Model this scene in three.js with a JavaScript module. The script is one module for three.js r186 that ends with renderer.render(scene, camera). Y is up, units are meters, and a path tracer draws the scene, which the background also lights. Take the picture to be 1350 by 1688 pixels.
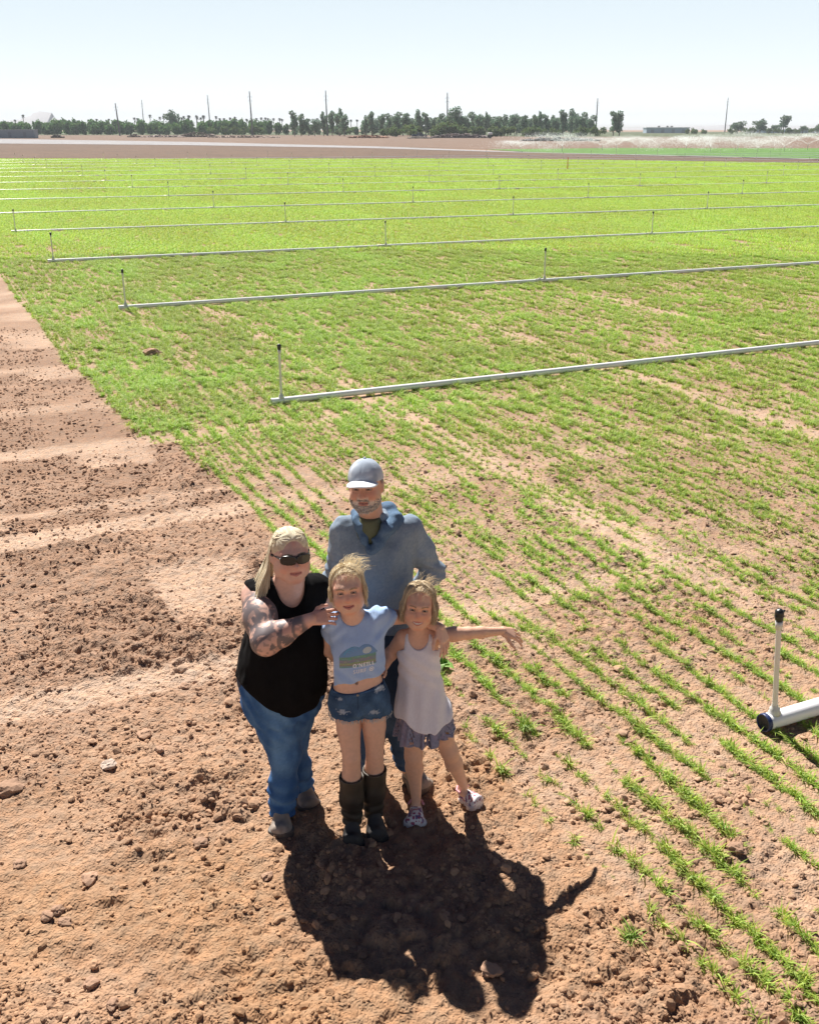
import * as THREE from 'three';
import { mergeGeometries, mergeVertices } from 'three/addons/utils/BufferGeometryUtils.js';

// ---------------------------------------------------------------- camera, sky, sun, exposure
const scene = new THREE.Scene();
const renderer = new THREE.WebGLRenderer({ antialias: true });
renderer.toneMapping = THREE.LinearToneMapping;
renderer.toneMappingExposure = 1.92;
renderer.shadowMap.enabled = true;
const camera = new THREE.PerspectiveCamera(52.8, 818 / 1024, 0.1, 20000);
camera.position.set(0, 3.2, 0);
camera.rotation.x = -20.39 * Math.PI / 180;

const SUN = new THREE.Vector3(-0.37, 1, -0.78).normalize();
{
  const w = 1024, h = 512, d = new Float32Array(w * h * 4);
  for (let j = 0; j < h; j++) for (let i = 0; i < w; i++) {
    const el = ((j + 0.5) / h - 0.5) * Math.PI, az = ((i + 0.5) / w - 0.5) * 2 * Math.PI;
    const x = Math.cos(el) * Math.cos(az), y = Math.sin(el), z = Math.cos(el) * Math.sin(az);
    const e = Math.max(0, el) * 180 / Math.PI, t = Math.exp(-Math.max(0, e - 6) / 5.5), t2 = Math.exp(-e / 3);
    const c = x * SUN.x + y * SUN.y + z * SUN.z, ang = Math.acos(Math.min(1, c)) * 180 / Math.PI;
    const glow = 0.1 * Math.exp(-ang / 10);
    const o = (j * w + i) * 4;
    d[o] = 0.008 + 0.37 * t + 0.36 * t2 + glow;
    d[o + 1] = 0.017 + 0.43 * t + 0.3 * t2 + glow;
    d[o + 2] = 0.052 + 0.44 * t + 0.26 * t2 + glow * 0.92;
    d[o + 3] = 1;
    if (el < 0) { d[o] = 0.3; d[o + 1] = 0.24; d[o + 2] = 0.17; }
  }
  const sky = new THREE.DataTexture(d, w, h, THREE.RGBAFormat, THREE.FloatType);
  sky.mapping = THREE.EquirectangularReflectionMapping; sky.magFilter = sky.minFilter = THREE.LinearFilter; sky.needsUpdate = true;
  scene.background = sky; scene.environment = sky;
}
const sun = new THREE.DirectionalLight(new THREE.Color().setRGB(1, 0.94, 0.87), 5);
sun.position.copy(SUN).multiplyScalar(60).add(new THREE.Vector3(0, 0, -12)); sun.target.position.set(0, 0, -12);
sun.castShadow = true; sun.shadow.mapSize.set(4096, 4096);
Object.assign(sun.shadow.camera, { left: -25, right: 25, top: 25, bottom: -25, near: 1, far: 150 });
scene.add(sun, sun.target);

scene.fog = new THREE.FogExp2(new THREE.Color().setRGB(0.85, 0.93, 1), 0.00024);

// ---------------------------------------------------------------- helpers
const { PI, sin, cos, abs, min, max, sqrt, exp, floor, hypot } = Math;
const clamp = (v, a = 0, b = 1) => v < a ? a : v > b ? b : v;
const lerp = (a, b, t) => a + (b - a) * t;
const sst = (a, b, v) => { const t = clamp((v - a) / (b - a)); return t * t * (3 - 2 * t); };
function rng(seed) { let s = seed >>> 0; return () => { s = (s + 0x6D2B79F5) | 0; let t = Math.imul(s ^ (s >>> 15), 1 | s); t = (t + Math.imul(t ^ (t >>> 7), 61 | t)) ^ t; return ((t ^ (t >>> 14)) >>> 0) / 4294967296; }; }
const hsh = (x, y, z = 0) => { let h = Math.imul(x, 374761393) ^ Math.imul(y, 668265263) ^ Math.imul(z, 1274126177); h = Math.imul(h ^ (h >>> 13), 1103515245); h ^= h >>> 16; return (h >>> 0) / 4294967296; };
function n2(x, y) { const i = floor(x), j = floor(y), a = x - i, b = y - j, u = a * a * (3 - 2 * a), v = b * b * (3 - 2 * b); return lerp(lerp(hsh(i, j), hsh(i + 1, j), u), lerp(hsh(i, j + 1), hsh(i + 1, j + 1), u), v); }
function n3(x, y, z) { const i = floor(x), j = floor(y), k = floor(z), a = x - i, b = y - j, c = z - k, u = a * a * (3 - 2 * a), v = b * b * (3 - 2 * b), w = c * c * (3 - 2 * c);
  return lerp(lerp(lerp(hsh(i, j, k), hsh(i + 1, j, k), u), lerp(hsh(i, j + 1, k), hsh(i + 1, j + 1, k), u), v), lerp(lerp(hsh(i, j, k + 1), hsh(i + 1, j, k + 1), u), lerp(hsh(i, j + 1, k + 1), hsh(i + 1, j + 1, k + 1), u), v), w); }
const fbm2 = (x, y, o = 4) => { let s = 0, a = 0.5, t = 0; for (let i = 0; i < o; i++) { s += a * n2(x, y); t += a; x = x * 2.03 + 17.3; y = y * 2.03 + 9.1; a *= 0.5; } return s / t; };
function lumps(x, y, seed) {                     // dome-shaped crumbs, one per cell
  x += 0.7 * n2(x * 1.7 + seed, y * 1.7); y += 0.7 * n2(x * 1.7, y * 1.7 + seed); const i = floor(x), j = floor(y); let best = 0;
  for (let a = -1; a < 2; a++) for (let b = -1; b < 2; b++) {
    const r = 0.25 + 0.4 * hsh(i + a, j + b, seed), dx = i + a + hsh(i + a, j + b, seed + 1) - x, dy = j + b + hsh(i + a, j + b, seed + 2) - y, q = 1 - (dx * dx + dy * dy) / (r * r);
    if (q > 0) best = max(best, sqrt(q) * r);
  }
  return best;
}
const col = (r, g, b) => new THREE.Color().setRGB(r, g, b);
const used = {};
function numbered(name) { const k = used[name] = (used[name] ?? -1) + 1; return k ? `${name}_${String(k).padStart(3, '0')}` : name; }
const shade = (o) => { o.traverse((m) => { if (m.isMesh) m.castShadow = m.receiveShadow = true; }); return o; };
function thing(name, label, category, [x, y, z] = [0, 0, 0], turn = 0, group) {
  const o = new THREE.Group(); o.name = numbered(name); o.position.set(x, y, z); o.rotation.y = turn;
  o.userData = { label, category }; if (group) o.userData.group = group;
  scene.add(o); return o;
}
function part(name, geo, mat, parent) { const m = new THREE.Mesh(geo, mat); m.name = name; m.castShadow = m.receiveShadow = true; parent.add(m); return m; }
function dup(root, [x, y, z], turn, scale, label) {
  const r = root.clone(); r.name = numbered(root.name.replace(/_\d{3}$/, '')); scene.add(r); r.position.set(x, y, z); r.rotation.y = turn;
  r.userData = { ...root.userData }; if (scale) r.scale.set(...scale); if (label) r.userData.label = label; return r;
}
function struct(name, geo, mat, label) { const m = part(name, geo, mat, scene); m.name = numbered(name); m.userData = { kind: 'structure', label }; return m; }
const std = (c, rough = 0.9, extra = {}) => new THREE.MeshStandardMaterial({ color: c, roughness: rough, ...extra });
const vcol = (rough = 0.9, extra = {}) => new THREE.MeshStandardMaterial({ color: 0xffffff, vertexColors: true, roughness: rough, ...extra });
const paint = (g, c) => { const n = g.attributes.position.count, a = new Float32Array(n * 3); for (let i = 0; i < n; i++) a.set(typeof c === 'function' ? c(g.attributes.position.getX(i), g.attributes.position.getY(i), g.attributes.position.getZ(i)) : c, i * 3); g.setAttribute('color', new THREE.BufferAttribute(a, 3)); return g; };
const tube = (a, b, r0, r1 = r0, seg = 10, open = false) => {
  const A = new THREE.Vector3(...a), B = new THREE.Vector3(...b), d = B.clone().sub(A), g = new THREE.CylinderGeometry(r1, r0, d.length(), seg, 1, open);
  g.applyQuaternion(new THREE.Quaternion().setFromUnitVectors(new THREE.Vector3(0, 1, 0), d.normalize())); g.translate((A.x + B.x) / 2, (A.y + B.y) / 2, (A.z + B.z) / 2); return g;
};
const bx = (w, h, d, x, y, z) => { const g = new THREE.BoxGeometry(w, h, d); g.translate(x, y, z); return g; };
function meshOf(pos, idx, cols, uv) {
  const g = new THREE.BufferGeometry(); g.setAttribute('position', new THREE.BufferAttribute(pos instanceof Float32Array ? pos : new Float32Array(pos), 3));
  if (cols) g.setAttribute('color', new THREE.BufferAttribute(cols instanceof Float32Array ? cols : new Float32Array(cols), 3));
  if (uv) g.setAttribute('uv', new THREE.BufferAttribute(uv instanceof Float32Array ? uv : new Float32Array(uv), 2));
  g.setIndex(idx instanceof Uint32Array ? new THREE.BufferAttribute(idx, 1) : idx); g.computeVertexNormals(); return g;
}
function grainMap(size, seed, lo, hi, tint) {     // tileable soil grain as a multiplier of the vertex colour
  const d = new Uint8Array(size * size * 4), per = (x, y, f) => { const i = floor(x * f), j = floor(y * f), a = x * f - i, b = y * f - j, u = a * a * (3 - 2 * a), v = b * b * (3 - 2 * b), H = (p, q) => hsh(((p % f) + f) % f, ((q % f) + f) % f, seed + f); return lerp(lerp(H(i, j), H(i + 1, j), u), lerp(H(i, j + 1), H(i + 1, j + 1), u), v); };
  for (let j = 0; j < size; j++) for (let i = 0; i < size; i++) {
    const x = i / size, y = j / size, v = 0.18 * per(x, y, 7) + 0.2 * per(x, y, 31) + 0.3 * per(x, y, 97) + 0.32 * per(x, y, 251), q = clamp((v - 0.25) / 0.5), t = per(x, y, 53) - 0.5;
    const s = lerp(lo, hi, q) * 255, o = (j * size + i) * 4;
    d[o] = clamp(s * (1 + tint * t), 0, 255); d[o + 1] = clamp(s, 0, 255); d[o + 2] = clamp(s * (1 - tint * t), 0, 255); d[o + 3] = 255;
  }
  const t = new THREE.DataTexture(d, size, size); t.wrapS = t.wrapT = THREE.RepeatWrapping; t.magFilter = t.minFilter = THREE.LinearFilter; t.needsUpdate = true; return t;
}

// ---------------------------------------------------------------- ground: rows run along U, irrigation pipes along N
const AX = 115.5 * PI / 180, NX = sin(AX), NZ = cos(AX), UX = cos(AX), UZ = -sin(AX), ROW = 0.175;
const toNU = (x, z) => [x * NX + z * NZ, x * UX + z * UZ];
const toXZ = (n, u) => [n * NX + u * UX, n * NZ + u * UZ];
const fieldEdge = (u) => u < 10.9 ? 2.43 : u < 14 ? 2.05 : lerp(2.05, 1.6, clamp((u - 14) / 9));
function tracks(n, u) {                          // 0 loose soil .. 1 pressed smooth by tyres
  const w = 0.05 * (fbm2(n * 5, u * 5, 2) - 0.5), inField = n > fieldEdge(u) ? 1 : 0;
  let t = 0;
  for (const [u0, hw, s] of [[5.78, 0.15, 0.95], [8.55, 0.18, 1], [9.15, 0.07, 0.7], [11.1, 0.17, 1], [12.9, 0.18, 0.6], [15.3, 0.16, 0.7], [18.2, 0.2, 0.5], [22.5, 0.2, 0.5]]) {
    const k = inField ? 0.6 * exp(-max(0, n - 4) / 7) * (u0 > 14 ? 0.55 : 0.9) : 1;
    t = max(t, k * s * sst(hw + 0.05, hw - 0.04, abs(u - u0 + w + 0.02 * sin(n * 1.3 + u0))));
  }
  const k = Math.round((n - 5.1) / 3.77), c = 5.1 + 3.77 * k;
  if (n > 3.5 && u > 4.6) t = max(t, 0.7 * sst(0.27, 0.1, abs(n - c + w)) * sst(4.6, 5.6, u) * exp(-max(0, u - 15) / 9));
  if (n < 2.4) {
    const p = 0.8 * sst(0.58, 0.7, n2(u * 1.2 + 3.2, 4.4)) * sst(0.42, 0.3, abs(n - 1.66 + w * 2)) * sst(6.3, 6.8, u);
    t = max(t, p, 0.8 * sst(0.55, 0.7, n2(u * 1.3 + 8, 9)) * sst(0.28, 0.18, abs(n - 0.2 + w * 2)) * sst(7.5, 8.3, u));
  }
  return t;
}
function rough(n, u) {
  const t = tracks(n, u), fore = sst(4.6, 5.4, u + (fbm2(n * 1.7, u * 1.7, 3) - 0.5) * 1.2);
  const patch = sst(0.38, 0.62, fbm2(n * 1.1 + 40, u * 1.1, 3));
  let r = lerp(0.38 + 0.55 * patch, 0.55 + 0.45 * patch, fore) * (1 - 0.88 * t);
  if (n > fieldEdge(u)) r *= 0.8; if (u < 4.4) r *= 1 - 0.55 * exp(-((n - 2.3) ** 2) / 0.12 - ((u - 3.15) ** 2) / 0.1);
  return r;
}
function groundH(x, z, cell = 0.02) {
  const [n, u] = toNU(x, z), d = hypot(x, z);
  if (cell > 3) return 0;
  const r = rough(n, u), flat = n > fieldEdge(u) ? 0.7 : 1;
  let h = 0.03 * (fbm2(n * 0.7 + 5, u * 0.7, 2) - 0.5) * sst(60, 20, d);
  if (cell < 0.5) h += r * flat * 0.065 * (fbm2(x * 3.1, z * 3.1, 2) - 0.5);
  if (cell < 0.12) h += r * flat * (0.06 * (fbm2(x * 9, z * 9, 2) - 0.5) + 0.06 * lumps(x * 7, z * 7, 3) * sst(0.4, 0.7, n2(x * 2.3, z * 2.3)));
  if (cell < 0.05) h += r * (0.034 * lumps(x * 15, z * 15, 7) + 0.021 * lumps(x * 29, z * 29, 11)) + 0.004 * (n2(x * 40, z * 40) - 0.5);
  h -= 0.012 * tracks(n, u) * (0.6 + 0.8 * n2(n * 2, u * 21));
  if (cell < 0.12 && n < fieldEdge(u)) h += 0.01 * tracks(n, u) * sin(n * 46 + 3 * sin(u * 24)) * sst(0.35, 0.6, n2(n * 1.3, u * 2.1));
  return h - 0.012 * r;
}
const soilA = [0.43, 0.277, 0.184], soilB = [0.305, 0.186, 0.119], soilC = [0.375, 0.214, 0.106], soilD = [0.52, 0.365, 0.26];
function soil(x, z) {
  const [n, u] = toNU(x, z), t = tracks(n, u), r = rough(n, u), m = fbm2(x * 1.4 + 9, z * 1.4, 4), fine = n2(x * 23, z * 23);
  const fore = 1 - sst(4.4, 5.6, u + (m - 0.5) * 2.2), c = [0, 0, 0], q = clamp(r * 0.95 + (m - 0.5) * 0.8);
  for (let k = 0; k < 3; k++) {
    let v = lerp(soilA[k], soilB[k], q);
    v = lerp(v, soilC[k], clamp(fore * (0.35 + 1.1 * (m - 0.35))) * (n > 2.5 ? 0.35 : 0.8));
    v = lerp(v, soilD[k], clamp(t * 0.8 + (n > fieldEdge(u) ? 0.3 * sst(0.45, 0.6, m) : 0)));
    c[k] = v * (0.9 + 0.22 * fine);
  }
  return c;
}
{
  const axis = (a, b, step, grow, lo, hi) => { const v = []; for (let p = a; p <= b + 1e-6; p += step) v.push(p); let s = step, p = v[v.length - 1]; while (p < hi) { s *= grow; p += s; v.push(p); } s = step; p = v[0]; while (p > lo) { s *= grow; p -= s; v.unshift(p); } return v; };
  const X = axis(-2.3, 2.3, 0.0155, 1.055, -2600, 2600), Z = axis(-7.2, -2.75, 0.0155, 1.03, -3000, 300);
  const W = X.length, D = Z.length, pos = new Float32Array(W * D * 3), cl = new Float32Array(W * D * 3), uv = new Float32Array(W * D * 2), idx = new Uint32Array((W - 1) * (D - 1) * 6);
  for (let j = 0; j < D; j++) for (let i = 0; i < W; i++) {
    const x = X[i], z = Z[j], cell = max(X[min(i + 1, W - 1)] - X[max(i - 1, 0)], Z[min(j + 1, D - 1)] - Z[max(j - 1, 0)]) / 2, o = j * W + i;
    pos.set([x, groundH(x, z, cell), z], o * 3); cl.set(soil(x, z), o * 3); uv.set([x / 1.7, -z / 1.7], o * 2);
  }
  let q = 0;
  for (let j = 0; j < D - 1; j++) for (let i = 0; i < W - 1; i++) { const a = j * W + i; idx[q++] = a; idx[q++] = a + W; idx[q++] = a + 1; idx[q++] = a + 1; idx[q++] = a + W; idx[q++] = a + W + 1; }
  const map = grainMap(1024, 5, 0.72, 1.0, 0.14), bump = grainMap(1024, 9, 0, 1, 0);
  map.colorSpace = THREE.NoColorSpace;
  struct('ground', meshOf(pos, idx, cl, uv), vcol(0.97, { map, bumpMap: bump, bumpScale: 0.01 }), 'tilled reddish tan farm soil, pressed smooth by tyres in strips');
}
// far sheets of ground, beyond the crop
function sheet(name, pts, y, mat, label, cols) {
  const s = new THREE.Shape(pts.map(([x, z]) => new THREE.Vector2(x, -z))), g = new THREE.ShapeGeometry(s); g.rotateX(-PI / 2); g.translate(0, y, 0);
  const p = g.attributes.position, uv = g.attributes.uv; for (let i = 0; i < p.count; i++) uv.setXY(i, p.getX(i) / 30, p.getZ(i) / 30);
  return struct(name, g, mat, label);
}
const farGrain = grainMap(1024, 21, 0.5, 1.0, 0.14);
sheet('grass_verge', [[-900, -572], [30, -568], [50, -452], [120, -450], [420, -660], [900, -660], [900, -1150], [-900, -1150]], 0.07, std(col(0.1, 0.13, 0.05), 1, { map: farGrain }), 'dull green ground under and behind the trees along the horizon');
sheet('dirt_lot', [[-400, -235], [-60, -236], [-4, -203], [12, -178], [420, -178], [420, -640], [-400, -640]], 0.03, std(col(0.225, 0.145, 0.1), 1, { map: farGrain }), 'pale pinkish bare dirt lot beyond the fields');
sheet('tilled_field', [[-320, -122.4], [11.9, -122.4], [40, -105.4], [130, -40], [180, -60], [44.3, -118.2], [15.2, -154], [-4, -187], [-45, -221], [-92, -247], [-320, -300]], 0.045, std(col(0.155, 0.094, 0.058), 1, { map: farGrain }), 'strip of brown tilled soil behind the green crop');
sheet('gravel_road', [[-320, -300], [-92, -247.5], [-45, -222], [-8, -190.5], [16, -153], [46, -119], [47.5, -119.6], [17.5, -155], [-4, -203], [-58, -281], [-135, -361], [-320, -420]], 0.06, std(col(0.38, 0.375, 0.385), 1, { map: farGrain }), 'pale grey gravel strip narrowing to the right behind the brown soil');
{
  const g = sheet('grass_strip', [[17.8, -155], [47.8, -119.6], [185, -58], [420, -58], [420, -182], [92, -186], [36, -190], [12.4, -177]], 0.05, std(col(0.12, 0.27, 0.045), 1, { map: farGrain }), 'bright green second field under the sprinkler spray at the right');
}
// ---------------------------------------------------------------- background: hills, trees, poles, buildings
const hillM = std(col(0.42, 0.42, 0.44), 1);
function ridge(name, pts, z, depth, label) {
  const pos = [], idx = []; pts.forEach(([x, h], i) => { pos.push(x, -1, z + depth * 0.5, x + (hsh(i, 3) - 0.5) * 40, h, z, x, -1, z - depth * 0.5); if (i) { const a = (i - 1) * 3, b = i * 3; idx.push(a, b, a + 1, a + 1, b, b + 1, a + 1, b + 1, a + 2, a + 2, b + 1, b + 2); } });
  struct(name, meshOf(pos, idx), hillM, label);
}
{
  const mk = (x0, x1, n, f) => Array.from({ length: n }, (_, i) => { const t = i / (n - 1); return [lerp(x0, x1, t), max(0, f(t) * (0.85 + 0.3 * n2(i * 0.7, x0)))]; });
  ridge('hill', mk(-1080, -720, 26, (t) => 28 * exp(-((t - 0.52) ** 2) / 0.028) + 12 * exp(-((t - 0.3) ** 2) / 0.05) + 7 * sin(t * PI)), -2700, 200, 'faint pale hill on the left horizon above the orchard');
  ridge('hill', mk(450, 1500, 40, (t) => 11 * sin(t * PI) ** 0.5 * (0.6 + 0.6 * n2(t * 9, 4))), -2750, 200, 'faint low blue ridge on the right horizon');
}
function leafCrown(seed, lobes, count, size, base, vary) {   // many leaf clumps through the volume of several lobes
  const R = rng(seed), pos = [], idx = [], cl = [];
  let tot = 0; for (const l of lobes) tot += l[3] * l[4] * l[5];
  for (const [lx, ly, lz, rx, ry, rz] of lobes) {
    const n = Math.round(count * rx * ry * rz / tot) + 12;
    for (let i = 0; i < n; i++) {
      let a, b, c; do { a = R() * 2 - 1; b = R() * 2 - 1; c = R() * 2 - 1; } while (a * a + b * b + c * c > 1);
      const k = (0.55 + 0.45 * R()) / (hypot(a, b, c) + 1e-6) * (0.75 + 0.35 * R()); a *= k; b *= k; c *= k;
      const x = lx + a * rx, y = ly + b * ry, z = lz + c * rz, s = size * (0.5 + R()), v = 1 + vary * (R() - 0.5), yl = 1 + 0.5 * (R() - 0.5);
      for (let f = 0; f < 2; f++) {
        const o = pos.length / 3, th = R() * 6.28, ph = R() * 3.14, ax = [cos(th) * s, (R() - 0.5) * s, sin(th) * s], ay = [(R() - 0.5) * s * cos(ph), s * (0.4 + 0.6 * abs(sin(ph))), (R() - 0.5) * s];
        pos.push(x - ax[0], y - ax[1], z - ax[2], x + ay[0], y + ay[1], z + ay[2], x + ax[0], y + ax[1], z + ax[2], x - ay[0] * 0.8, y - ay[1] * 0.8, z - ay[2] * 0.8);
        idx.push(o, o + 1, o + 2, o, o + 2, o + 3);
        for (let q = 0; q < 4; q++) cl.push(base[0] * v * yl, base[1] * v, base[2] * v);
      }
    }
  }
  return meshOf(pos, idx, cl);
}
const leafM = new THREE.MeshPhysicalMaterial({ vertexColors: true, roughness: 0.95, side: THREE.DoubleSide, transmission: 0.5, thickness: 0 }), barkM = std(col(0.2, 0.15, 0.11), 1), barkPale = std(col(0.36, 0.31, 0.26), 1);
const protos = {};
function protoTree(kind, v) {
  const key = kind + v; if (protos[key]) return protos[key];
  const R = rng(900 + v * 77 + kind.length * 13), lobes = [], tr = [];
  if (kind === 'citrus_tree') {
    for (let i = 0; i < 7; i++) lobes.push([(R() - 0.5) * 3.4, 1.1 + R() * 3.0, (R() - 0.5) * 2.4, 1.3 + R() * 0.9, 1.3 + R() * 0.7, 1.3 + R()]);
    lobes.push([0, 2.2, 0, 2.3, 2.1, 2]); tr.push(tube([0, -0.1, 0], [0, 2, 0], 0.18, 0.12, 7), tube([0, 1.2, 0], [0.9, 2.8, 0.2], 0.1, 0.05, 6), tube([0, 1.2, 0], [-0.8, 2.9, -0.3], 0.1, 0.05, 6));
  } else if (kind === 'eucalyptus_tree') {
    const n = 7 + floor(R() * 3), lean = (R() - 0.5) * 1.2;
    for (let i = 0; i < n; i++) { const t = i / (n - 1), w = 1.2 + 1.1 * sin(0.3 + t * 2.2); lobes.push([lean * t + (R() - 0.5) * 3.2, 2.8 + t * 6.4, (R() - 0.5) * 2, 0.75 + w * (0.4 + 0.5 * R()), 1.0 + R() * 0.9, 0.7 + w * 0.6 * R()]); }
    tr.push(tube([0, -0.1, 0], [lean * 0.5, 5, 0], 0.25, 0.15, 7), tube([lean * 0.5, 5, 0], [lean, 9.3, 0], 0.15, 0.05, 6));
    for (let i = 0; i < 5; i++) { const y = 2 + i * 1.1; tr.push(tube([lean * y / 10, y, 0], [lean * y / 10 + (R() - 0.5) * 3, y + 2, (R() - 0.5) * 2], 0.09, 0.04, 5)); }
  } else if (kind === 'broad_tree') {
    for (let i = 0; i < 10; i++) lobes.push([(R() - 0.5) * 5, 3 + R() * 4.5, (R() - 0.5) * 4, 1.6 + R() * 1.2, 1.4 + R(), 1.4 + R()]);
    tr.push(tube([0, -0.1, 0], [0.2, 4, 0], 0.35, 0.22, 7), tube([0.2, 3, 0], [2, 6, 0.5], 0.18, 0.06, 6), tube([0.2, 3, 0], [-1.9, 6.2, -0.5], 0.18, 0.06, 6));
  } else { for (let i = 0; i < 6; i++) lobes.push([(R() - 0.5) * 3.6, 0.7 + R() * 1.2, (R() - 0.5) * 1.6, 0.7 + R() * 0.7, 0.6 + R() * 0.6, 0.7 + R() * 0.5]); tr.push(tube([0, -0.1, 0], [0.1, 1.2, 0], 0.07, 0.04, 5), tube([0, 0.3, 0], [-0.8, 1.3, 0], 0.05, 0.03, 5)); }
  const look = { citrus_tree: [700, 0.34, [0.13, 0.24, 0.08]], eucalyptus_tree: [900, 0.3, [0.23, 0.33, 0.225]], broad_tree: [800, 0.33, [0.17, 0.25, 0.16]], shrub: [480, 0.2, [0.15, 0.22, 0.075]] }[kind];
  return protos[key] = [leafCrown(v * 31 + kind.length, lobes, look[0], look[1], look[2], 0.7), mergeGeometries(tr), kind === 'eucalyptus_tree' ? barkPale : barkM];
}
function tree(kind, v, x, z, [sx, sy], turn, label, group) {
  const [crown, trunk, bark] = protoTree(kind, v), t = thing(kind, label, kind === 'shrub' ? 'shrub' : 'tree', [x, 0, z], turn, group);
  t.scale.set(sx, sy, sx); part('crown', crown, leafM, t); part('trunk', trunk, bark, t); return t;
}
{
  const R = rng(41), at = (px, z) => (px - 675) / 1700 * (0.9373 * -z + 1.1);   // metres across at a pixel column of the survey of the horizon
  // the orchard: a front row and a staggered back row
  let px = -30;
  while (px < 660) {
    const z = -600 + (R() - 0.5) * 18, fade = px > 470 ? 0.72 : 1, s = (0.85 + 0.5 * R()) * fade;
    tree('citrus_tree', floor(R() * 5), at(px, z), z, [s * (px > 440 ? 1 : 1.1), (0.95 + 0.45 * R()) * fade * (px < 60 ? 1.15 : 1.1)], R() * 6, px < 440 ? 'rounded dark green orchard tree in the long row on the left horizon' : 'low rounded dark green orchard tree at the thinner right end of the orchard row', px < 440 ? 'orchard trees at the left' : 'orchard trees toward the middle');
    px += 10 + 8 * R();
  }
  px = -20;
  while (px < 440) { const z = -660 + (R() - 0.5) * 20; tree('citrus_tree', floor(R() * 5), at(px, z), z, [1.2 + 0.4 * R(), 1.25 + 0.5 * R()], R() * 6, 'dark green orchard tree in the back row showing over the front row', 'back row orchard trees'); px += 15 + 9 * R(); }
  const special = { 486: 'leftmost tall tree of the pair of clumps left of the middle pole', 534: 'narrow tree just left of the pole between the bushy clumps', 548: 'broad tree just right of the pole between the bushy clumps', 560: 'tallest tree of the bushy clump right of the middle pole', 692: 'broad tall tree above the parked pickup truck', 744: 'tall tree just right of the pole that rises from the tree row', 753: 'tallest tree of the thin row, right of its pole', 939: 'tall broad tree above the largest spray fan', 972: 'last tree at the right end of the thin row' };
  const G = 'eucalyptus trees along the middle horizon';
  // [pixel column of the horizon, height in metres, width factor]
  for (const [p, h, w] of [[486, 10.5, 1.0], [497, 9.4, 1.0], [509, 7.6, 1.1], [519, 7.2, 1], [534, 10.4, 0.8], [548, 11, 1.2], [560, 11.4, 1.3], [568, 9, 1.1], [601, 8.5, 1], [613, 10.2, 1], [629, 9.6, .9], [643, 9.8, 1], [653, 10, 1], [664, 9.9, 1.1], [672, 9, .9], [692, 10.9, 1.2], [702, 10.2, 1], [716, 8.2, .8], [724, 8.4, .9], [733, 9.4, .9], [744, 10, 1], [753, 12, 1.1], [768, 8.4, .8], [780, 10.4, 1.1], [789, 9, .9], [800, 10, .9], [807, 9.4, .8], [818, 8.2, .9], [830, 8.8, 1], [840, 8.5, .9], [848, 9.8, 1], [860, 8.2, .9], [867, 8.8, .9], [880, 8.9, .9], [888, 10.2, 1.1], [897, 9.6, 1], [908, 8.7, .9], [916, 8, .9], [928, 11, 1], [939, 11.4, 1.1], [949, 9.2, .9], [957, 10, 1], [972, 9.2, .9]]) {
    const z = -505 + (R() - 0.5) * 50; tree('eucalyptus_tree', floor(R() * 7), at(p, z), z, [w * 0.95 * (0.9 + 0.2 * R()), h / 10.2], R() * 6, special[p] ?? 'tall thin blue green tree in the open row along the middle horizon', special[p] ? undefined : G);
  }
  for (let p = 604; p < 972; p += 8 + 6 * R()) { const z = -565 + (R() - 0.5) * 20; tree('eucalyptus_tree', floor(R() * 7), at(p, z), z, [1.25 + 0.4 * R(), 0.66 + 0.24 * R()], R() * 6, 'lower blue green tree filling the gaps behind the thin tree row', 'trees behind the thin tree row'); }
  tree('eucalyptus_tree', 2, at(1010, -490), -490, [1.25, 1.02], 1.1, 'tall double crowned tree standing alone at the right end of the thin tree row', 'tall trees at the end of the row').userData.group = undefined;
  tree('eucalyptus_tree', 5, at(1020, -492), -492, [1.1, 0.98], 2.4, 'slender dark tree touching the double crowned tree at the row end');
  tree('broad_tree', 1, at(289, -640), -640, [1.25, 1.5], 0.6, 'bushy tree rising well above the orchard near the left power poles');
  [[1214, 5.6, 1, 'wide round tree nearest the spray on the far right horizon'], [1251, 6, .95, 'broad dark tree in the middle of the far right horizon'], [1290, 7.6, .75, 'taller narrow tree on the far right horizon'], [1322, 3.4, .6, 'small round tree near the right edge of the horizon'], [1274, 3.5, .5, 'smallest tree between two larger ones on the right horizon'], [1346, 4, .8, 'tree cut by the right edge of the view on the horizon']].forEach(([p, h, w, l], i) => tree('broad_tree', i, at(p, -700), -700, [w * 1.35, h / 8 * 1.35], i, l));
  for (const [p, s] of [[640, 1.2], [652, 1.4], [676, 1.5], [688, 1.3], [722, 1.5], [733, 1.8], [742, 1.6], [757, 1.7], [770, 1.3], [783, 1.3], [815, 1.1], [823, 1.3], [836, 1.3], [866, 1], [872, 1.2], [884, 1.2], [893, 1], [915, 1.1], [958, 1.3], [985, 1.2], [548, 1.2], [577, 1.2], [560, 1.1], [350, 1.3], [372, 1.4], [395, 1.3], [425, 1.5], [1206, 1], [1232, 1.2], [1240, 0.9], [1266, 1.1], [1282, 1], [1304, 1.2], [1312, 1], [1336, 1.1], [1130, 1], [1144, 1.1], [1160, 0.9]]) { const z = p < 600 ? -575 : p > 1100 ? -690 : -462; tree('shrub', floor(R() * 4), at(p, z), z, [s * 1.25, s * 1.25], R() * 6, p > 1100 ? 'low bush on the horizon among the far right trees' : 'light green rounded shrub at the foot of the thin trees', p > 1100 ? 'low bushes at the far right' : 'light green shrubs'); }
  // palms far behind
  const trunkG = tube([0, 0, 0], [0, 12.6, 0], 0.32, 0.22, 7), fr = [];
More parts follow.
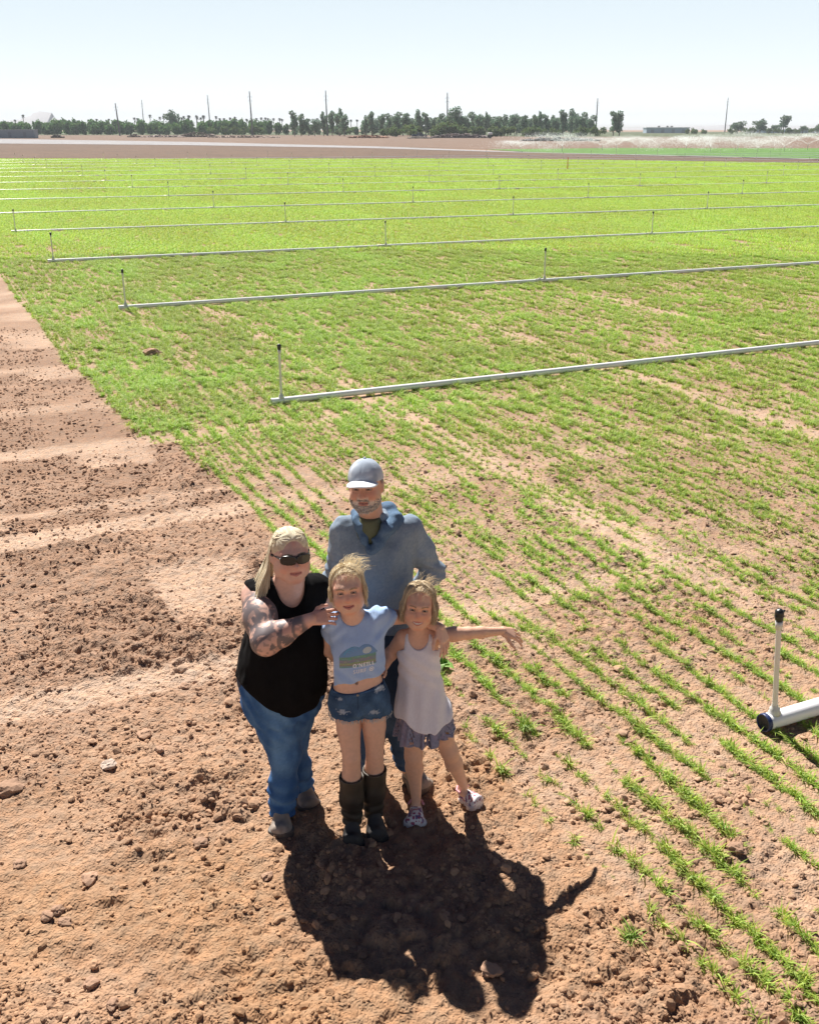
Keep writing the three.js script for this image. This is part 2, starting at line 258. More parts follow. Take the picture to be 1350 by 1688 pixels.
  for (let i = 0; i < 26; i++) { const a = i * 2.4, e = -0.7 + 1.9 * (i / 26), L = 1.7; for (let k = 0; k < 2; k++) { const g = new THREE.PlaneGeometry(0.5 - 0.2 * k, L); g.translate(0, L / 2, 0); g.rotateX(PI / 2 - e - 0.3 * k); g.rotateY(a); g.translate(0, 12.6, 0); fr.push(g); } }
  const fg = mergeGeometries(fr), palmM = std(col(0.06, 0.075, 0.04), 0.9, { side: THREE.DoubleSide });
  for (const [p, y] of [[42, 193], [28, 200], [162, 199], [182, 199], [224, 197], [229, 198], [250, 193], [266, 196], [272, 195], [305, 195], [313, 194], [326, 194], [337, 194], [302, 197], [312, 198], [314, 194], [327, 196], [333, 197], [338, 194], [358, 195], [364, 198], [371, 198], [381, 197], [389, 196], [408, 199], [424, 198], [432, 197], [439, 197], [443, 198], [452, 198], [462, 198], [466, 199], [524, 198], [579, 200], [589, 200], [1085, 209], [1099, 209], [1106, 209]]) {
    const z = -900, H = (219 - y) / 1.95, t = thing('palm_tree', 'tiny far palm with a thin trunk above the orchard horizon', 'palm tree', [at(p, z), 0, z], R() * 6, 'distant palms');
    t.scale.set(1.1, H / 13.6, 1.1); part('crown', fg, palmM, t); part('trunk', trunkG, barkM, t);
  }
  // power poles
  const poleM = std(col(0.16, 0.17, 0.18), 0.8), lat = (v) => new THREE.Vector2(...v);
  const shaft = new THREE.LatheGeometry([[0.0, 0], [0.42, 0], [0.36, 8], [0.27, 16], [0.2, 22], [0, 22]].map(lat), 10);
  const armG = mergeGeometries([tube([-0.9, 19.5, 0], [0.9, 19.5, 0], 0.06, 0.05, 6), tube([-0.8, 17.6, 0], [0.8, 17.6, 0], 0.06, 0.05, 6)]), insG = mergeGeometries([-0.85, 0.85].flatMap((x) => [19.3, 17.4].map((y) => tube([x, y - 0.5, 0], [x, y, 0], 0.07, 0.07, 6))));
  [[197, 175, -520, 0.06, 'leaning grey power pole farthest left above the orchard'], [238.5, 170, -1100, 0, 'very faint far pole second from the left'], [347, 163, -900, 0.03, 'faint pole left of the palms on the horizon'], [416, 158, -520, 0.03, 'dark pole standing above the orchard behind the palms'], [539.5, 157, -520, 0.02, 'dark pole beside the bushy trees left of the middle'], [737, 160, -500, 0.015, 'pole rising from the thin tree row right of the middle'], [981.5, 168, -760, 0, 'thin far pole just right of the tree row'], [1194, 167, -1000, 0, 'thin faint pole on the right horizon']].forEach(([p, top, z, lean, l]) => {
    const H = (212 + 5808 / -z - top) / (1733 / -z), t = thing('power_pole', l, 'power pole', [at(p, z) + H * lean * 0.5, 0, z]); t.rotation.z = lean; t.scale.set(z < -700 ? 1.3 : 1, H / 22, 1);
    part('shaft', shaft, poleM, t); part('crossarm', armG, poleM, t); part('insulator', insG, poleM, t);
  });
  // low metal building on the left
  {
    const b = thing('metal_shed', 'long low blue grey metal building before the orchard at the left edge', 'building', [-139.5, 0, -385], 0.03);
    const wM = std(col(0.3, 0.36, 0.43), 0.6), rib = []; for (let i = 0; i < 58; i++) rib.push(bx(0.08, 2.5, 0.05, -8.6 + i * 0.302, 1.35, 2.02));
    part('wall', mergeGeometries([bx(17.6, 2.75, 4, 0, 1.37, 0)]), wM, b); part('wall_rib', mergeGeometries(rib), wM, b).userData.kind = 'stuff';
    part('roof', bx(17.9, 0.16, 4.4, 0, 2.83, 0), std(col(0.42, 0.47, 0.52), 0.6), b);
    part('skid', mergeGeometries([-1.2, 1.2].map((z) => bx(17, 0.14, 0.3, 0, 0.07, z))), poleM, b).position.y = -0.02;
    for (let i = 0; i < 3; i++) part('door', bx(1.1, 2, 0.06, -5 + i * 5.2, 1.05, 2.06), std(col(0.24, 0.28, 0.34), 0.6), b);
  }
  for (const [p0, p1, hgt, l] of [[1062, 1132, 3.6, 'long pale blue warehouse on the horizon right of the thin trees'], [1236, 1300, 2.2, 'low pale blue warehouse behind the far right trees'], [1306, 1352, 1.9, 'low pale warehouse at the right edge of the horizon']]) {
    const z = -830, x0 = at(p0, z), x1 = at(p1, z), w = x1 - x0, b = thing('warehouse', l, 'building', [(x0 + x1) / 2, 0, z]);
    part('wall', bx(w, hgt, 12, 0, hgt / 2, 0), std(col(0.45, 0.56, 0.68), 0.7), b); part('roof', bx(w + 0.8, 0.5, 13, 0, hgt + 0.25, 0), std(col(0.6, 0.66, 0.72), 0.6), b);
    for (let i = 0; i < 4; i++) part('door', bx(2.4, hgt * 0.75, 0.2, -w * 0.36 + i * w * 0.24, hgt * 0.375 + 0.02, 6.02), std(col(0.3, 0.36, 0.45), 0.7), b);
  }
  // pickup truck
  {
    const t = thing('pickup_truck', 'dark blue pickup truck parked before the thin trees beside rubble', 'pickup truck', [3.6, 0.03, -400], 0.1), M = std(col(0.03, 0.05, 0.09), 0.35, { metalness: 0.3 }), K = std(col(0.02, 0.02, 0.02), 0.8), Gm = std(col(0.05, 0.06, 0.08), 0.1);
    const sh = new THREE.Shape([[-2.7, 0.5], [2.6, 0.5], [2.7, 0.95], [2.55, 1.1], [1.3, 1.2], [-0.2, 1.2], [-2.7, 1.15]].map(lat)); const g = new THREE.ExtrudeGeometry(sh, { depth: 1.7, bevelSize: 0.06, bevelThickness: 0.06, bevelSegments: 2 }); g.translate(0, 0, -0.85); part('body', g, M, t);
    const cs = new THREE.Shape([[-0.55, 1.2], [1.35, 1.2], [0.75, 1.8], [-0.4, 1.82]].map(lat)), cg = new THREE.ExtrudeGeometry(cs, { depth: 1.45, bevelSize: 0.05, bevelThickness: 0.05, bevelSegments: 2 }); cg.translate(0, 0, -0.725); const cab = part('cab', cg, M, t);
    part('side_window', bx(1.1, 0.42, 0.04, 0.25, 1.5, 0.8), Gm, cab); part('side_window', bx(1.1, 0.42, 0.04, 0.25, 1.5, -0.8), Gm, cab);
    for (const x of [-1.65, 1.7]) for (const z of [-0.82, 0.82]) { const w = new THREE.CylinderGeometry(0.4, 0.4, 0.26, 20); w.rotateX(PI / 2); w.translate(x, 0.4, z); part('wheel', w, K, t); }
    for (const z of [-0.6, 0.6]) part('headlight', bx(0.06, 0.16, 0.3, 2.74, 0.85, z), std(col(0.7, 0.7, 0.7), 0.2), t);
  }
  {
    const t = thing('water_tank', 'small pale tank on a dark trailer at the right end of the rubble', 'tank', [27.9, 0.03, -380]), K = std(col(0.05, 0.06, 0.06), 0.8);
    part('trailer', mergeGeometries([bx(1.9, 0.6, 1.5, 0, 0.75, 0)]), K, t); const g = new THREE.CapsuleGeometry(0.42, 0.9, 6, 14); g.rotateZ(PI / 2); g.translate(0, 1.48, 0); part('tank_barrel', g, std(col(0.75, 0.77, 0.78), 0.5), t);
    for (const z of [-0.8, 0.8]) { const w = new THREE.CylinderGeometry(0.35, 0.35, 0.2, 16); w.rotateX(PI / 2); w.translate(0, 0.35, z); part('wheel', w, K, t); }
  }
  // rubble heaps on the dirt lot
  const chunkG = Array.from({ length: 4 }, (_, k) => { const g = new THREE.IcosahedronGeometry(1, 0), p = g.attributes.position; for (let i = 0; i < p.count; i++) { const s = 0.65 + 0.6 * hsh(Math.round(p.getX(i) * 50), Math.round(p.getY(i) * 50), k + Math.round(p.getZ(i) * 50)); p.setXYZ(i, p.getX(i) * s, p.getY(i) * s * 0.7, p.getZ(i) * s); } g.deleteAttribute('uv'); g.computeVertexNormals(); return g; });
  const heap = (p0, p1, z, h, tone, n, l) => {
    const x0 = at(p0, z), x1 = at(p1, z), w = x1 - x0, t = thing('rubble_heap', l, 'rubble heap', [(x0 + x1) / 2, 0.03, z]), gs = [], mound = [];
    for (let i = 0; i < n; i++) { const q = R() * 2 - 1, y = R() * h * (1 - q * q * 0.8), s = 0.16 + 0.42 * R() * R(), g = chunkG[i % 4].clone(); g.scale(s * (1 + R()), s, s); g.rotateY(R() * 6); g.translate(q * w / 2, y, (R() - 0.5) * 3 * (1 - y / (h + 0.3)) + 0.6); const v = 0.5 + R() * 0.8; gs.push(paint(g, [tone[0] * v, tone[1] * v, tone[2] * v])); }
    for (let i = 0; i < 6; i++) { const g = new THREE.SphereGeometry(1, 14, 8, 0, 6.283, 0, PI / 2); g.scale(w / 8, h * (0.4 + 0.4 * R()), 1.8); g.translate((i - 2.5) * w / 6.4, -0.02, -0.3); g.deleteAttribute('uv'); mound.push(paint(g, tone)); }
    part('mound', mergeGeometries(mound), vcol(1), t); part('chunk', mergeGeometries(gs), vcol(1), t).userData.kind = 'stuff';
  };
  heap(710, 806, -395, 1.5, [0.3, 0.25, 0.24], 500, 'long grey broken concrete heap between the truck and the tank');
  heap(672, 712, -375, 0.7, [0.34, 0.3, 0.27], 160, 'low pale rubble line in front of the dark pickup');
  heap(296, 356, -440, 1.8, [0.26, 0.21, 0.18], 260, 'brown brush and soil heap before the orchard left of the middle');
  heap(236, 306, -430, 0.8, [0.5, 0.42, 0.38], 200, 'low scattered pale debris line before the left orchard');
  heap(345, 462, -410, 0.75, [0.45, 0.36, 0.31], 260, 'thin scattered debris line with white pieces on the pink lot');
  heap(575, 640, -395, 1.0, [0.36, 0.2, 0.14], 170, 'reddish soil heap on the lot left of the pickup');
  heap(212, 232, -430, 1.1, [0.2, 0.16, 0.14], 80, 'small dark brush heap left of the scattered debris');
  heap(86, 106, -400, 1.0, [0.15, 0.12, 0.11], 80, 'small dark brush heap right beside the low metal building');
  heap(858, 985, -300, 0.9, [0.2, 0.19, 0.18], 300, 'long dark bank behind the sprinkler spray');
  // spray of far sprinklers: each a fan of fine drops thrown from a riser
  const dropM = new THREE.MeshPhysicalMaterial({ color: col(0.92, 0.97, 1), roughness: 1, transmission: 0.5, thickness: 0 });
  const drops = Array.from({ length: 3 }, (_, k) => {
    const pos = [], idx = [];
    for (let i = 0; i < 5200; i++) {
      const a = R() < 0.85 ? (R() < 0.5 ? 0.4 : 3.3) + 0.6 * (R() + R() - 1) : R() * 6.283, el = 0.5 + 0.12 * (R() - 0.5) + 0.08 * k, v = 8.6 + 1.6 * R(), tt = R() * 1.02, rr = v * cos(el) * tt * (0.82 + 0.2 * R()), y = 0.8 + v * sin(el) * tt - 4.905 * tt * tt; if (y < 0) continue;
      const s = (0.009 + 0.019 * tt * (0.4 + R())), x = rr * cos(a) + 0.35 * y * tt, z = rr * sin(a), o = pos.length / 3;
      pos.push(x, y + s, z, x - s, y - s * 0.5, z + s, x + s, y - s * 0.5, z + s, x, y - s * 0.5, z - s); idx.push(o, o + 1, o + 2, o, o + 2, o + 3, o, o + 3, o + 1);
    }
    return meshOf(pos, idx);
  });
  const riserG = tube([0, 0, 0], [0, 0.8, 0], 0.03, 0.03, 6);
  [[858, -215, 1], [843, -245, .7], [926, -205, 1.25], [992, -215, 1.2], [1015, -235, 1.0], [1052, -215, 1.1], [1085, -225, 1.1], [1130, -220, 1.1], [1170, -205, 1.1], [1215, -215, 1.2], [1248, -200, 1], [1292, -205, 1.2], [1330, -220, 1.2], [1368, -210, 1.1]].forEach(([p, z, s], i) => {
    const t = thing('sprinkler_spray', i === 2 ? 'largest white fan of sprinkler spray below the thin tree row' : i === 1 ? 'smallest low spray at the left end of the spraying row' : i === 0 ? 'low white spray just left of the largest fan of spray' : 'white fan of water drops over the green field at the right', 'water spray', [at(p, z * 0.78), 0.05, z * 0.78], R() * 6, i > 2 ? 'sprinkler sprays over the right field' : undefined);
    t.scale.set(s, s * (0.65 + 0.3 * R()), s); part('water_drops', drops[i % 3], dropM, t).userData.kind = 'stuff'; part('riser', riserG, std(col(0.6, 0.6, 0.6), 0.5), t);
  });
  const st = thing('marker_stake', 'thin orange marker stake standing in the far crop right of the middle', 'stake', [13.05, 0, -89.87]); part('stake_shaft', tube([0, -0.05, 0], [0, 0.92, 0], 0.04, 0.03, 8), std(col(0.7, 0.2, 0.05), 0.6), st); part('stake_tip', tube([0, 0.92, 0], [0, 1.0, 0], 0.045, 0.02, 8), std(col(0.75, 0.12, 0.05), 0.6), st);
}

// ---------------------------------------------------------------- irrigation pipes
{
  const pipeM = std(col(0.93, 0.93, 0.94), 0.24), riserM = std(col(0.78, 0.76, 0.71), 0.45), black = std(col(0.014, 0.016, 0.018), 0.35), navy = std(col(0.02, 0.035, 0.12), 0.4), dark = std(col(0.1, 0.085, 0.08), 0.9), steel = std(col(0.66, 0.65, 0.62), 0.45, { metalness: 0.2 });
  const v2 = (a) => a.map(([x, y]) => new THREE.Vector2(x, y));
  const sectionG = (L) => { const g = new THREE.CylinderGeometry(0.049, 0.049, L, 20, 1, true); g.rotateZ(-PI / 2); g.translate(L / 2, 0.052, 0); return g; };
  const cupG = new THREE.LatheGeometry(v2([[0.05, -0.12], [0.056, -0.115], [0.057, -0.02], [0.064, -0.015], [0.064, 0.015], [0.057, 0.02], [0.056, 0.1], [0.05, 0.105]]), 20); cupG.rotateZ(-PI / 2); cupG.translate(0, 0.052, 0);
  const latchG = new THREE.TorusGeometry(0.03, 0.006, 6, 12, PI); latchG.translate(0, 0.11, 0);
  const plugG = new THREE.LatheGeometry(v2([[0, 0.035], [0.044, 0.035], [0.044, -0.002], [0.051, -0.004], [0.053, 0.004], [0.053, 0.022], [0.0495, 0.024]]), 24); plugG.rotateZ(-PI / 2); plugG.translate(0, 0.052, 0);
  const plugInner = new THREE.LatheGeometry(v2([[0, 0.03], [0.03, 0.028], [0.043, 0.02], [0.0435, 0.004]]), 20); plugInner.rotateZ(-PI / 2); plugInner.translate(0, 0.052, 0);
  const riserG = tube([0, 0.09, 0], [0, 0.66, 0], 0.0155, 0.0145, 12), saddleG = new THREE.LatheGeometry(v2([[0, 0.09], [0.034, 0.09], [0.036, 0.105], [0.03, 0.112], [0.03, 0.128], [0.021, 0.134], [0.019, 0.15], [0.0155, 0.152]]), 12);
  const headG = mergeGeometries([new THREE.LatheGeometry(v2([[0, 0.69], [0.018, 0.69], [0.022, 0.7], [0.0225, 0.718], [0.0265, 0.721], [0.0265, 0.726], [0.0235, 0.729], [0.025, 0.742], [0.022, 0.754], [0.012, 0.762], [0, 0.763]]), 14), tube([0.01, 0.736, 0], [0.036, 0.744, 0], 0.008, 0.007, 8), tube([-0.01, 0.712, 0], [-0.03, 0.726, 0], 0.006, 0.006, 6)].map((g) => { const h = g.toNonIndexed(); return h; }));
  const collarG = new THREE.LatheGeometry(v2([[0.0, 0.64], [0.018, 0.64], [0.021, 0.66], [0.021, 0.688], [0, 0.69]]), 12);
  const lines = [[1.99, -5.03, 25.2, 2], [-1.7, -12.39, 24.75, 3], [-5.46, -19.52, 23.75, 4], [-9.19, -26.83, 22.75, 5], [-13, -34.81, 21.8, 6], [-16.9, -42.2, 21.4, 6], [-20.6, -50.4, 21.0, 8], [-24.4, -58.3, 20.8, 9], [-28.1, -66.2, 20.6, 10], [-31.9, -74, 20.4, 11], [-35.8, -81.8, 20.2, 12], [-39.6, -89.6, 20.1, 13], [-43.2, -97.4, 20, 14], [-47, -105, 19.9, 15], [-50.6, -112.8, 19.8, 15]];
  const late = ['sixth', 'seventh', 'eighth', 'ninth'], names = ['white irrigation pipe closest to the camera, ending open at the lower right', 'white irrigation pipe that ends with a riser above the cap of the man', 'third white irrigation pipe up the field, its end riser left of the man', 'fourth white irrigation pipe up the field, ending left with a riser near the edge', 'fifth white irrigation pipe up the field, its end riser close to the left edge'];
  lines.forEach(([x, z, deg, nSec], k) => {
    const t = thing('irrigation_pipe', names[k] ?? (late[k - 5] ? `${late[k - 5]} white irrigation pipe counting up the field from the camera` : 'thin white irrigation pipe among the farthest ones across the dense green crop'), 'irrigation pipe', [x, k ? 0.006 : 0.012, z], deg * PI / 180, k > 8 ? 'far irrigation pipes across the crop' : undefined), S = k === 1 ? 9.4 : 9.1, slim = k ? 0.8 : 1;
    const R = rng(70 + k);
    for (let i = 0; i < nSec; i++) {
      const sec = part('pipe_section', sectionG(S), pipeM, t); sec.scale.set(1, slim, slim); sec.position.set(i * S, (i ? 0.006 * R() : 0), (R() - 0.5) * 0.02 * (i ? 1 : 0));
      if (i) { const c = part('coupling', cupG, steel, t); c.position.set(i * S, 0, 0); c.scale.set(1, slim, slim); if (k < 3) part('latch', latchG, steel, c); }
      const r = part('riser', riserG, riserM, t); r.position.set(i * S + (k || i ? 0.13 : 0.085), k ? -0.02 : 0, 0); r.rotation.set((R() - 0.5) * 0.04, R() * 6, (R() - 0.5) * 0.04);
      if (k === 0 && i === 0) r.rotation.set(0, 0, 0.105);
      part('saddle', saddleG, steel, r); part('collar', collarG, steel, r); part('sprinkler_head', headG, black, r);
    }
    const p = part('end_plug', plugG, k ? pipeM : navy, t); p.scale.set(1, slim, slim); part('plug_face', plugInner, k ? pipeM : dark, p);
  });
}
// ---------------------------------------------------------------- crop, clods, stones
const inView = (x, z, m = 1.2) => { const d = 0.937 * -z + 1.0; return d > 0 && abs(x) < 0.4 * d * 1.12 + m; };
function density(n, u) {
  const e = fieldEdge(u); if (n < e - 0.05) return 0;
  let d = 0.98;
  if (u < 5.6) d = lerp(0.3, 0.9, sst(e + 0.05, e + 0.5, n + (u < 3.2 ? 0.05 : u < 4.6 ? -0.15 : 0.25))) ;
  else if (u < 9) d = lerp(0.8, 0.97, sst(e, e + 0.4, n));
  d *= 1 - 0.88 * tracks(n, u);
  const m = fbm2(n * 0.45 + 31, u * 0.3, 3);
  const sparse = sst(6.5, 11, n) * sst(30, 13, u) * sst(4.5, 7, u);
  d *= 1 - sparse * lerp(0.16, 0.62, sst(0.38, 0.6, m)) * lerp(0.5, 1, sst(8.5, 10.5, u));
  if (u > 19 && u < 33 && n < 4) d *= 0.72;
  d *= lerp(0.8, 1, sst(0.28, 0.5, fbm2(n * 1.6 + 3, u * 0.9 + 7, 3)));
  return clamp(d);
}
const leafGreen = new THREE.MeshPhysicalMaterial({ color: 0xffffff, roughness: 0.75, transmission: 0.5, thickness: 0, vertexColors: true, side: THREE.DoubleSide, specularIntensity: 0.5 });
function blade(pos, idx, cl, R, x, z, h, w, lean, th, tone) {
  const o = pos.length / 3, dx = cos(th), dz = sin(th), px = -dz, pz = dx;
  for (let i = 0; i < 3; i++) { const t = i / 3, r = lean * h * t * t, y = h * (t - 0.25 * lean * t * t), ww = w * (1 - t * 0.5) * (i ? 1 : 0.6); pos.push(x + dx * r - px * ww, y, z + dz * r - pz * ww, x + dx * r + px * ww, y, z + dz * r + pz * ww); }
  pos.push(x + dx * lean * h, h * (1 - 0.3 * lean), z + dz * lean * h);
  idx.push(o, o + 1, o + 2, o + 1, o + 3, o + 2, o + 2, o + 3, o + 4, o + 3, o + 5, o + 4, o + 4, o + 5, o + 6);
  for (let i = 0; i < 7; i++) cl.push(...tone);
}
function tuftGeo(seed, blades, hgt, spread, len = 0, br = 1) {
  const R = rng(seed), pos = [], idx = [], cl = [];
  for (let b = 0; b < blades; b++) {
    const v = (0.75 + 0.5 * R()) * br, y = R(), tone = [lerp(0.25, 0.46, y) * v, lerp(0.46, 0.55, y) * v, lerp(0.06, 0.1, y) * v], th = R() * 6.283, x = (R() - 0.5) * spread + (R() - 0.5) * len, z = (R() - 0.5) * spread, h = hgt * (0.55 + 0.75 * R());
    blade(pos, idx, cl, R, len ? (b / blades - 0.5) * len + (R() - 0.5) * 0.03 : x, z, h, 0.0026 + 0.0024 * R() + (len ? 0.004 : 0), 0.4 + 1.1 * R(), th, tone);
    if (!len && R() < 0.7) for (let q = 0; q < 2; q++) blade(pos, idx, cl, R, x + cos(th) * h * 0.25, z + sin(th) * h * 0.25, h * 0.6, 0.003, 0.9, th + (q ? 1 : -1), tone);
  }
  return meshOf(pos, idx, cl);
}
{
  const R = rng(7), near = Array.from({ length: 6 }, () => []), mid = Array.from({ length: 5 }, () => []), far = Array.from({ length: 4 }, () => []);
  const put = (lists, x, y, z, turn, s, tint) => { const l = lists[floor(R() * lists.length)]; l.push([x, y, z, turn, s, tint]); };
  // near and middle: every plant of every row on its own
  for (let kk = -6; kk < 240; kk++) for (let u = (kk & 1) ? 4.4 : 1.6; u < 32; ) {
    const k = kk / 2, thin = (kk & 1) ? 0.42 * sst(4.4, 5.6, u) : 1, n0 = 2.47 + ROW * k, wander = 0.02 * sin(u * 0.9 + k) + 0.012 * sin(u * 3.1 + k * 2);
    const n = n0 + wander + (R() + R() - 1) * lerp(0.022, 0.05, sst(5, 8, u) * max(sst(2.9, 4.6, n0), 0.8 * sst(9, 11, u))), [x, z] = toXZ(n, u), dist = hypot(x, z);
    const gap = sst(0.36, 0.52, n2(u * 2.6 + k * 13.7, k * 5.1)), d = density(n0, u);
    if (z < -2.2 && dist < 29.8 && inView(x, z) && (thin === 1 || n0 > (u > 9.5 ? 2 : 3.4)) && R() < thin * d * lerp(0.25 + 0.75 * gap, 1, sst(4.2, 6, u) * 0.85)) {
      const y = groundH(x, z, dist < 8 ? 0.02 : 0.1) - 0.006, s = (0.38 + 0.45 * R() + 0.1 * sst(9, 14, u)) * (0.6 + 0.6 * gap), tint = 0.78 + 0.4 * n2(n * 1.1, u * 0.8) + 0.14 * (R() - 0.5);
      if (dist < 11) put(near, x, y, z, R() * 6.28, s * (u < 4.5 ? 1.05 : 0.95), tint); else put(mid, x, y, z, R() * 6.28, s * 1.1, tint);
    }
    u += (dist < 11 ? 0.013 : 0.018) * (0.7 + 0.6 * R());
  }
  // far: half-metre lengths of row
  for (let k = -8; k < 900; k++) { const n0 = 2.47 + ROW * k; for (let u = 12; u < 150; u += 0.5) {
    const [x, z] = toXZ(n0, u + (k * 0.37 % 0.5)), dist = hypot(x, z); if (dist < 29.6 || z < -122.2 || !inView(x, z, 2)) continue;
    if (x > 11 && z < -105.6 - (40 - x) * 0.58) continue;
    const d = density(n0, u); if (R() > d * 1.05) continue;
    if (dist > 60 && R() < 0.3) continue;
    put(far, x, 0, z, Math.atan2(-UZ, UX) + (R() < 0.5 ? PI : 0), (0.9 + 0.3 * R()) * (dist > 60 ? 1.25 : 1.05), 0.85 + 0.3 * n2(n0 * 0.5, u * 0.2));
  } }
  const M4 = new THREE.Matrix4(), Q = new THREE.Quaternion(), Y = new THREE.Vector3(0, 1, 0), C = new THREE.Color();
  const bed = new THREE.Group(); bed.name = 'crop_rows'; bed.userData = { kind: 'stuff', label: 'low bright green seedlings growing in close parallel rows over the field' }; scene.add(bed);
  const fill = (lists, geo, name) => lists.forEach((l, i) => {
    if (!l.length) return; const m = new THREE.InstancedMesh(geo(i), leafGreen, l.length); m.name = numbered(name); m.userData.kind = 'stuff'; m.castShadow = m.receiveShadow = true;
    l.forEach(([x, y, z, a, s, t], j) => { Q.setFromAxisAngle(Y, a); M4.compose(new THREE.Vector3(x, y, z), Q, new THREE.Vector3(s, s, s)); m.setMatrixAt(j, M4); const w = 1 + (t - 1) * 0.6; m.setColorAt(j, C.setRGB(clamp(w * (1.02 + 0.35 * (1 - t)), 0, 1.3), clamp(w, 0, 1.2), w * 0.9)); });
    bed.add(m);
  });
  fill(near, (i) => tuftGeo(100 + i, 8 + i % 3, 0.07, 0.034, 0, 1.12), 'seedling_row');
  fill(mid, (i) => tuftGeo(200 + i, 11, 0.078, 0.05, 0, 1.1), 'seedling_row');
  fill(far, (i) => tuftGeo(300 + i, 70, 0.08, 0.15, 0.56, 1.34), 'seedling_row');
  console.log('plants', near.flat().length, mid.flat().length, far.flat().length);
}
const clodGeo = (seed, det) => {
  const g = new THREE.IcosahedronGeometry(1, det), p = g.attributes.position, q = new THREE.Vector3(); g.deleteAttribute('uv'); g.deleteAttribute('normal');
  for (let i = 0; i < p.count; i++) { q.fromBufferAttribute(p, i); const s = 0.5 + 0.75 * n3(q.x * 1.5 + seed * 7, q.y * 1.5, q.z * 1.5) + 0.4 * n3(q.x * 3.4, q.y * 3.4 + seed, q.z * 3.4) - 0.1; p.setXYZ(i, q.x * s, q.y * s * 0.74, q.z * s); }
  g.computeVertexNormals(); return g;
};
{
  const R = rng(23), V = 5, lists = Array.from({ length: V }, () => []), M4 = new THREE.Matrix4(), Q = new THREE.Quaternion(), C = new THREE.Color(), E = new THREE.Euler();
  const add = (x, z, s, sink = 0.25) => lists[floor(R() * V)].push([x, groundH(x, z, hypot(x, z) < 9 ? 0.02 : 0.06) + s * (0.55 - sink), z, s]);
  for (let i = 0; i < 150000; i++) {
    const t = R(), z = -2.6 - 15 * t * t, x = (R() - 0.5) * 2 * (0.4 * 1.15 * (0.937 * -z + 1) + 0.6), [n, u] = toNU(x, z), r = rough(n, u);
    if (R() > (0.12 + 0.88 * r) * sst(0.25, 0.55, n2(x * 2.1 + 7, z * 2.1) + 0.25 * R()) * (n > fieldEdge(u) ? (u < 6 ? 0.5 : 0.4) : u < 4.4 ? 0.5 : 1)) continue;
    add(x, z, 0.003 + 0.0065 * R() ** 2.4 + 0.014 * R() ** 10 + (-z > 8 ? 0.003 : 0));
  }
  for (let i = 0; i < 170; i++) { const z = -2.7 - 11 * R() ** 1.4, x = (R() - 0.5) * 2 * (0.42 * (0.937 * -z + 1) + 0.4), [n, u] = toNU(x, z); if (R() < rough(n, u) * 1.2) add(x, z, 0.014 + 0.02 * R() * R()); }
  // crumbly ridges left by a tool, running along the pipes
  for (const [n0, n1, u0] of [[2.5, 3.6, 3.45], [0.4, 1.3, 4.3], [2.9, 3.5, 3.3]]) for (let i = 0; i < 110; i++) { const n = lerp(n0, n1, R()), u = u0 + 0.07 * (R() + R() - 1) + 0.06 * sin(n * 3), [x, z] = toXZ(n, u); add(x, z, 0.007 + 0.017 * R() * R()); }
  lists.forEach((l, i) => {
    const m = new THREE.InstancedMesh(clodGeo(i, 1), std(col(1, 1, 1), 1), l.length); m.name = numbered('loose_soil_crumbs'); m.userData = { kind: 'stuff', label: 'loose crumbs of reddish soil scattered over the tilled ground' }; m.castShadow = m.receiveShadow = true;
    l.forEach(([x, y, z, s], j) => { M4.compose(new THREE.Vector3(x, y, z), Q.setFromEuler(E.set(R() * 0.6, R() * 6.3, R() * 0.6)), new THREE.Vector3(s * (0.7 + 0.8 * R()), s * (0.55 + 0.4 * R()), s * (0.7 + 0.8 * R()))); m.setMatrixAt(j, M4); const c = soil(x, z), v = 0.9 + 0.35 * R(); m.setColorAt(j, C.setRGB(c[0] * v, c[1] * v, c[2] * v)); });
    scene.add(m);
  });
  const mulT = (t, k) => t.map((v) => v * k);
  const big = (name, list, tone, category) => list.forEach(([x, z, s, label, sq], i) => {
    const g = mergeVertices(clodGeo(40 + i * 3 + name.length, 3), 1e-4); g.computeVertexNormals(); const sy = sq ?? 0.8; const mesh = new THREE.Mesh(g, std(col(...mulT(tone, 0.85 + 0.3 * R())), 1)); mesh.name = numbered(name); mesh.castShadow = mesh.receiveShadow = true;
    mesh.position.set(x, groundH(x, z) + s * 0.42 * sy, z); mesh.scale.set(s * (1 + 0.25 * R()), s * sy, s); mesh.rotation.y = R() * 6; mesh.userData = { label, category }; scene.add(mesh);
  });
  big('soil_clod', [[-2.06, -4.49, 0.062, 'large rounded soil clod cut by the left edge of the photo'], [-1.45, -3.81, 0.036, 'round smooth soil clod alone in the lower left'], [-1.56, -3.56, 0.026, 'left clod of the clump of three at the lower left'], [-1.53, -3.6, 0.028, 'rear clod of the clump of three at the lower left'], [-1.48, -3.54, 0.026, 'right clod of the clump of three at the lower left'], [-1.37, -5.54, 0.034, 'dark soil clod just left of the woman below her elbow height'], [-1.49, -5.01, 0.038, 'broad clod in the stony patch left of the blue jeans', 0.6], [-1.36, -4.83, 0.026, 'small round clod at the foot of the stony patch'], [-1.8, -3.9, 0.028, 'clod left of and above the lone round clod'], [-1.27, -3.2, 0.03, 'clod near the bottom edge at the left'], [0.33, -3.27, 0.04, 'clod at the left edge of the shadow of the capped head'], [1.54, -3.99, 0.034, 'dark clod beside a crop row at the lower right'], [-0.65, -3.84, 0.026, 'clod just below the shoe of the woman'], [-1.15, -3.08, 0.024, 'small clod on the bottom edge of the photo'], [-1.0, -4.07, 0.034, 'dark hollowed clod left of the jeans cuff', 0.6], [-3.89, -15.41, 0.12, 'large dark clod in the green rows left of the second pipe'], [1.3, -4.83, 0.028, 'clod in the crop just below the near pipe end'], [1.22, -4.92, 0.03, 'clod left of the near pipe end between two rows']], [0.36, 0.225, 0.15], 'soil clod');
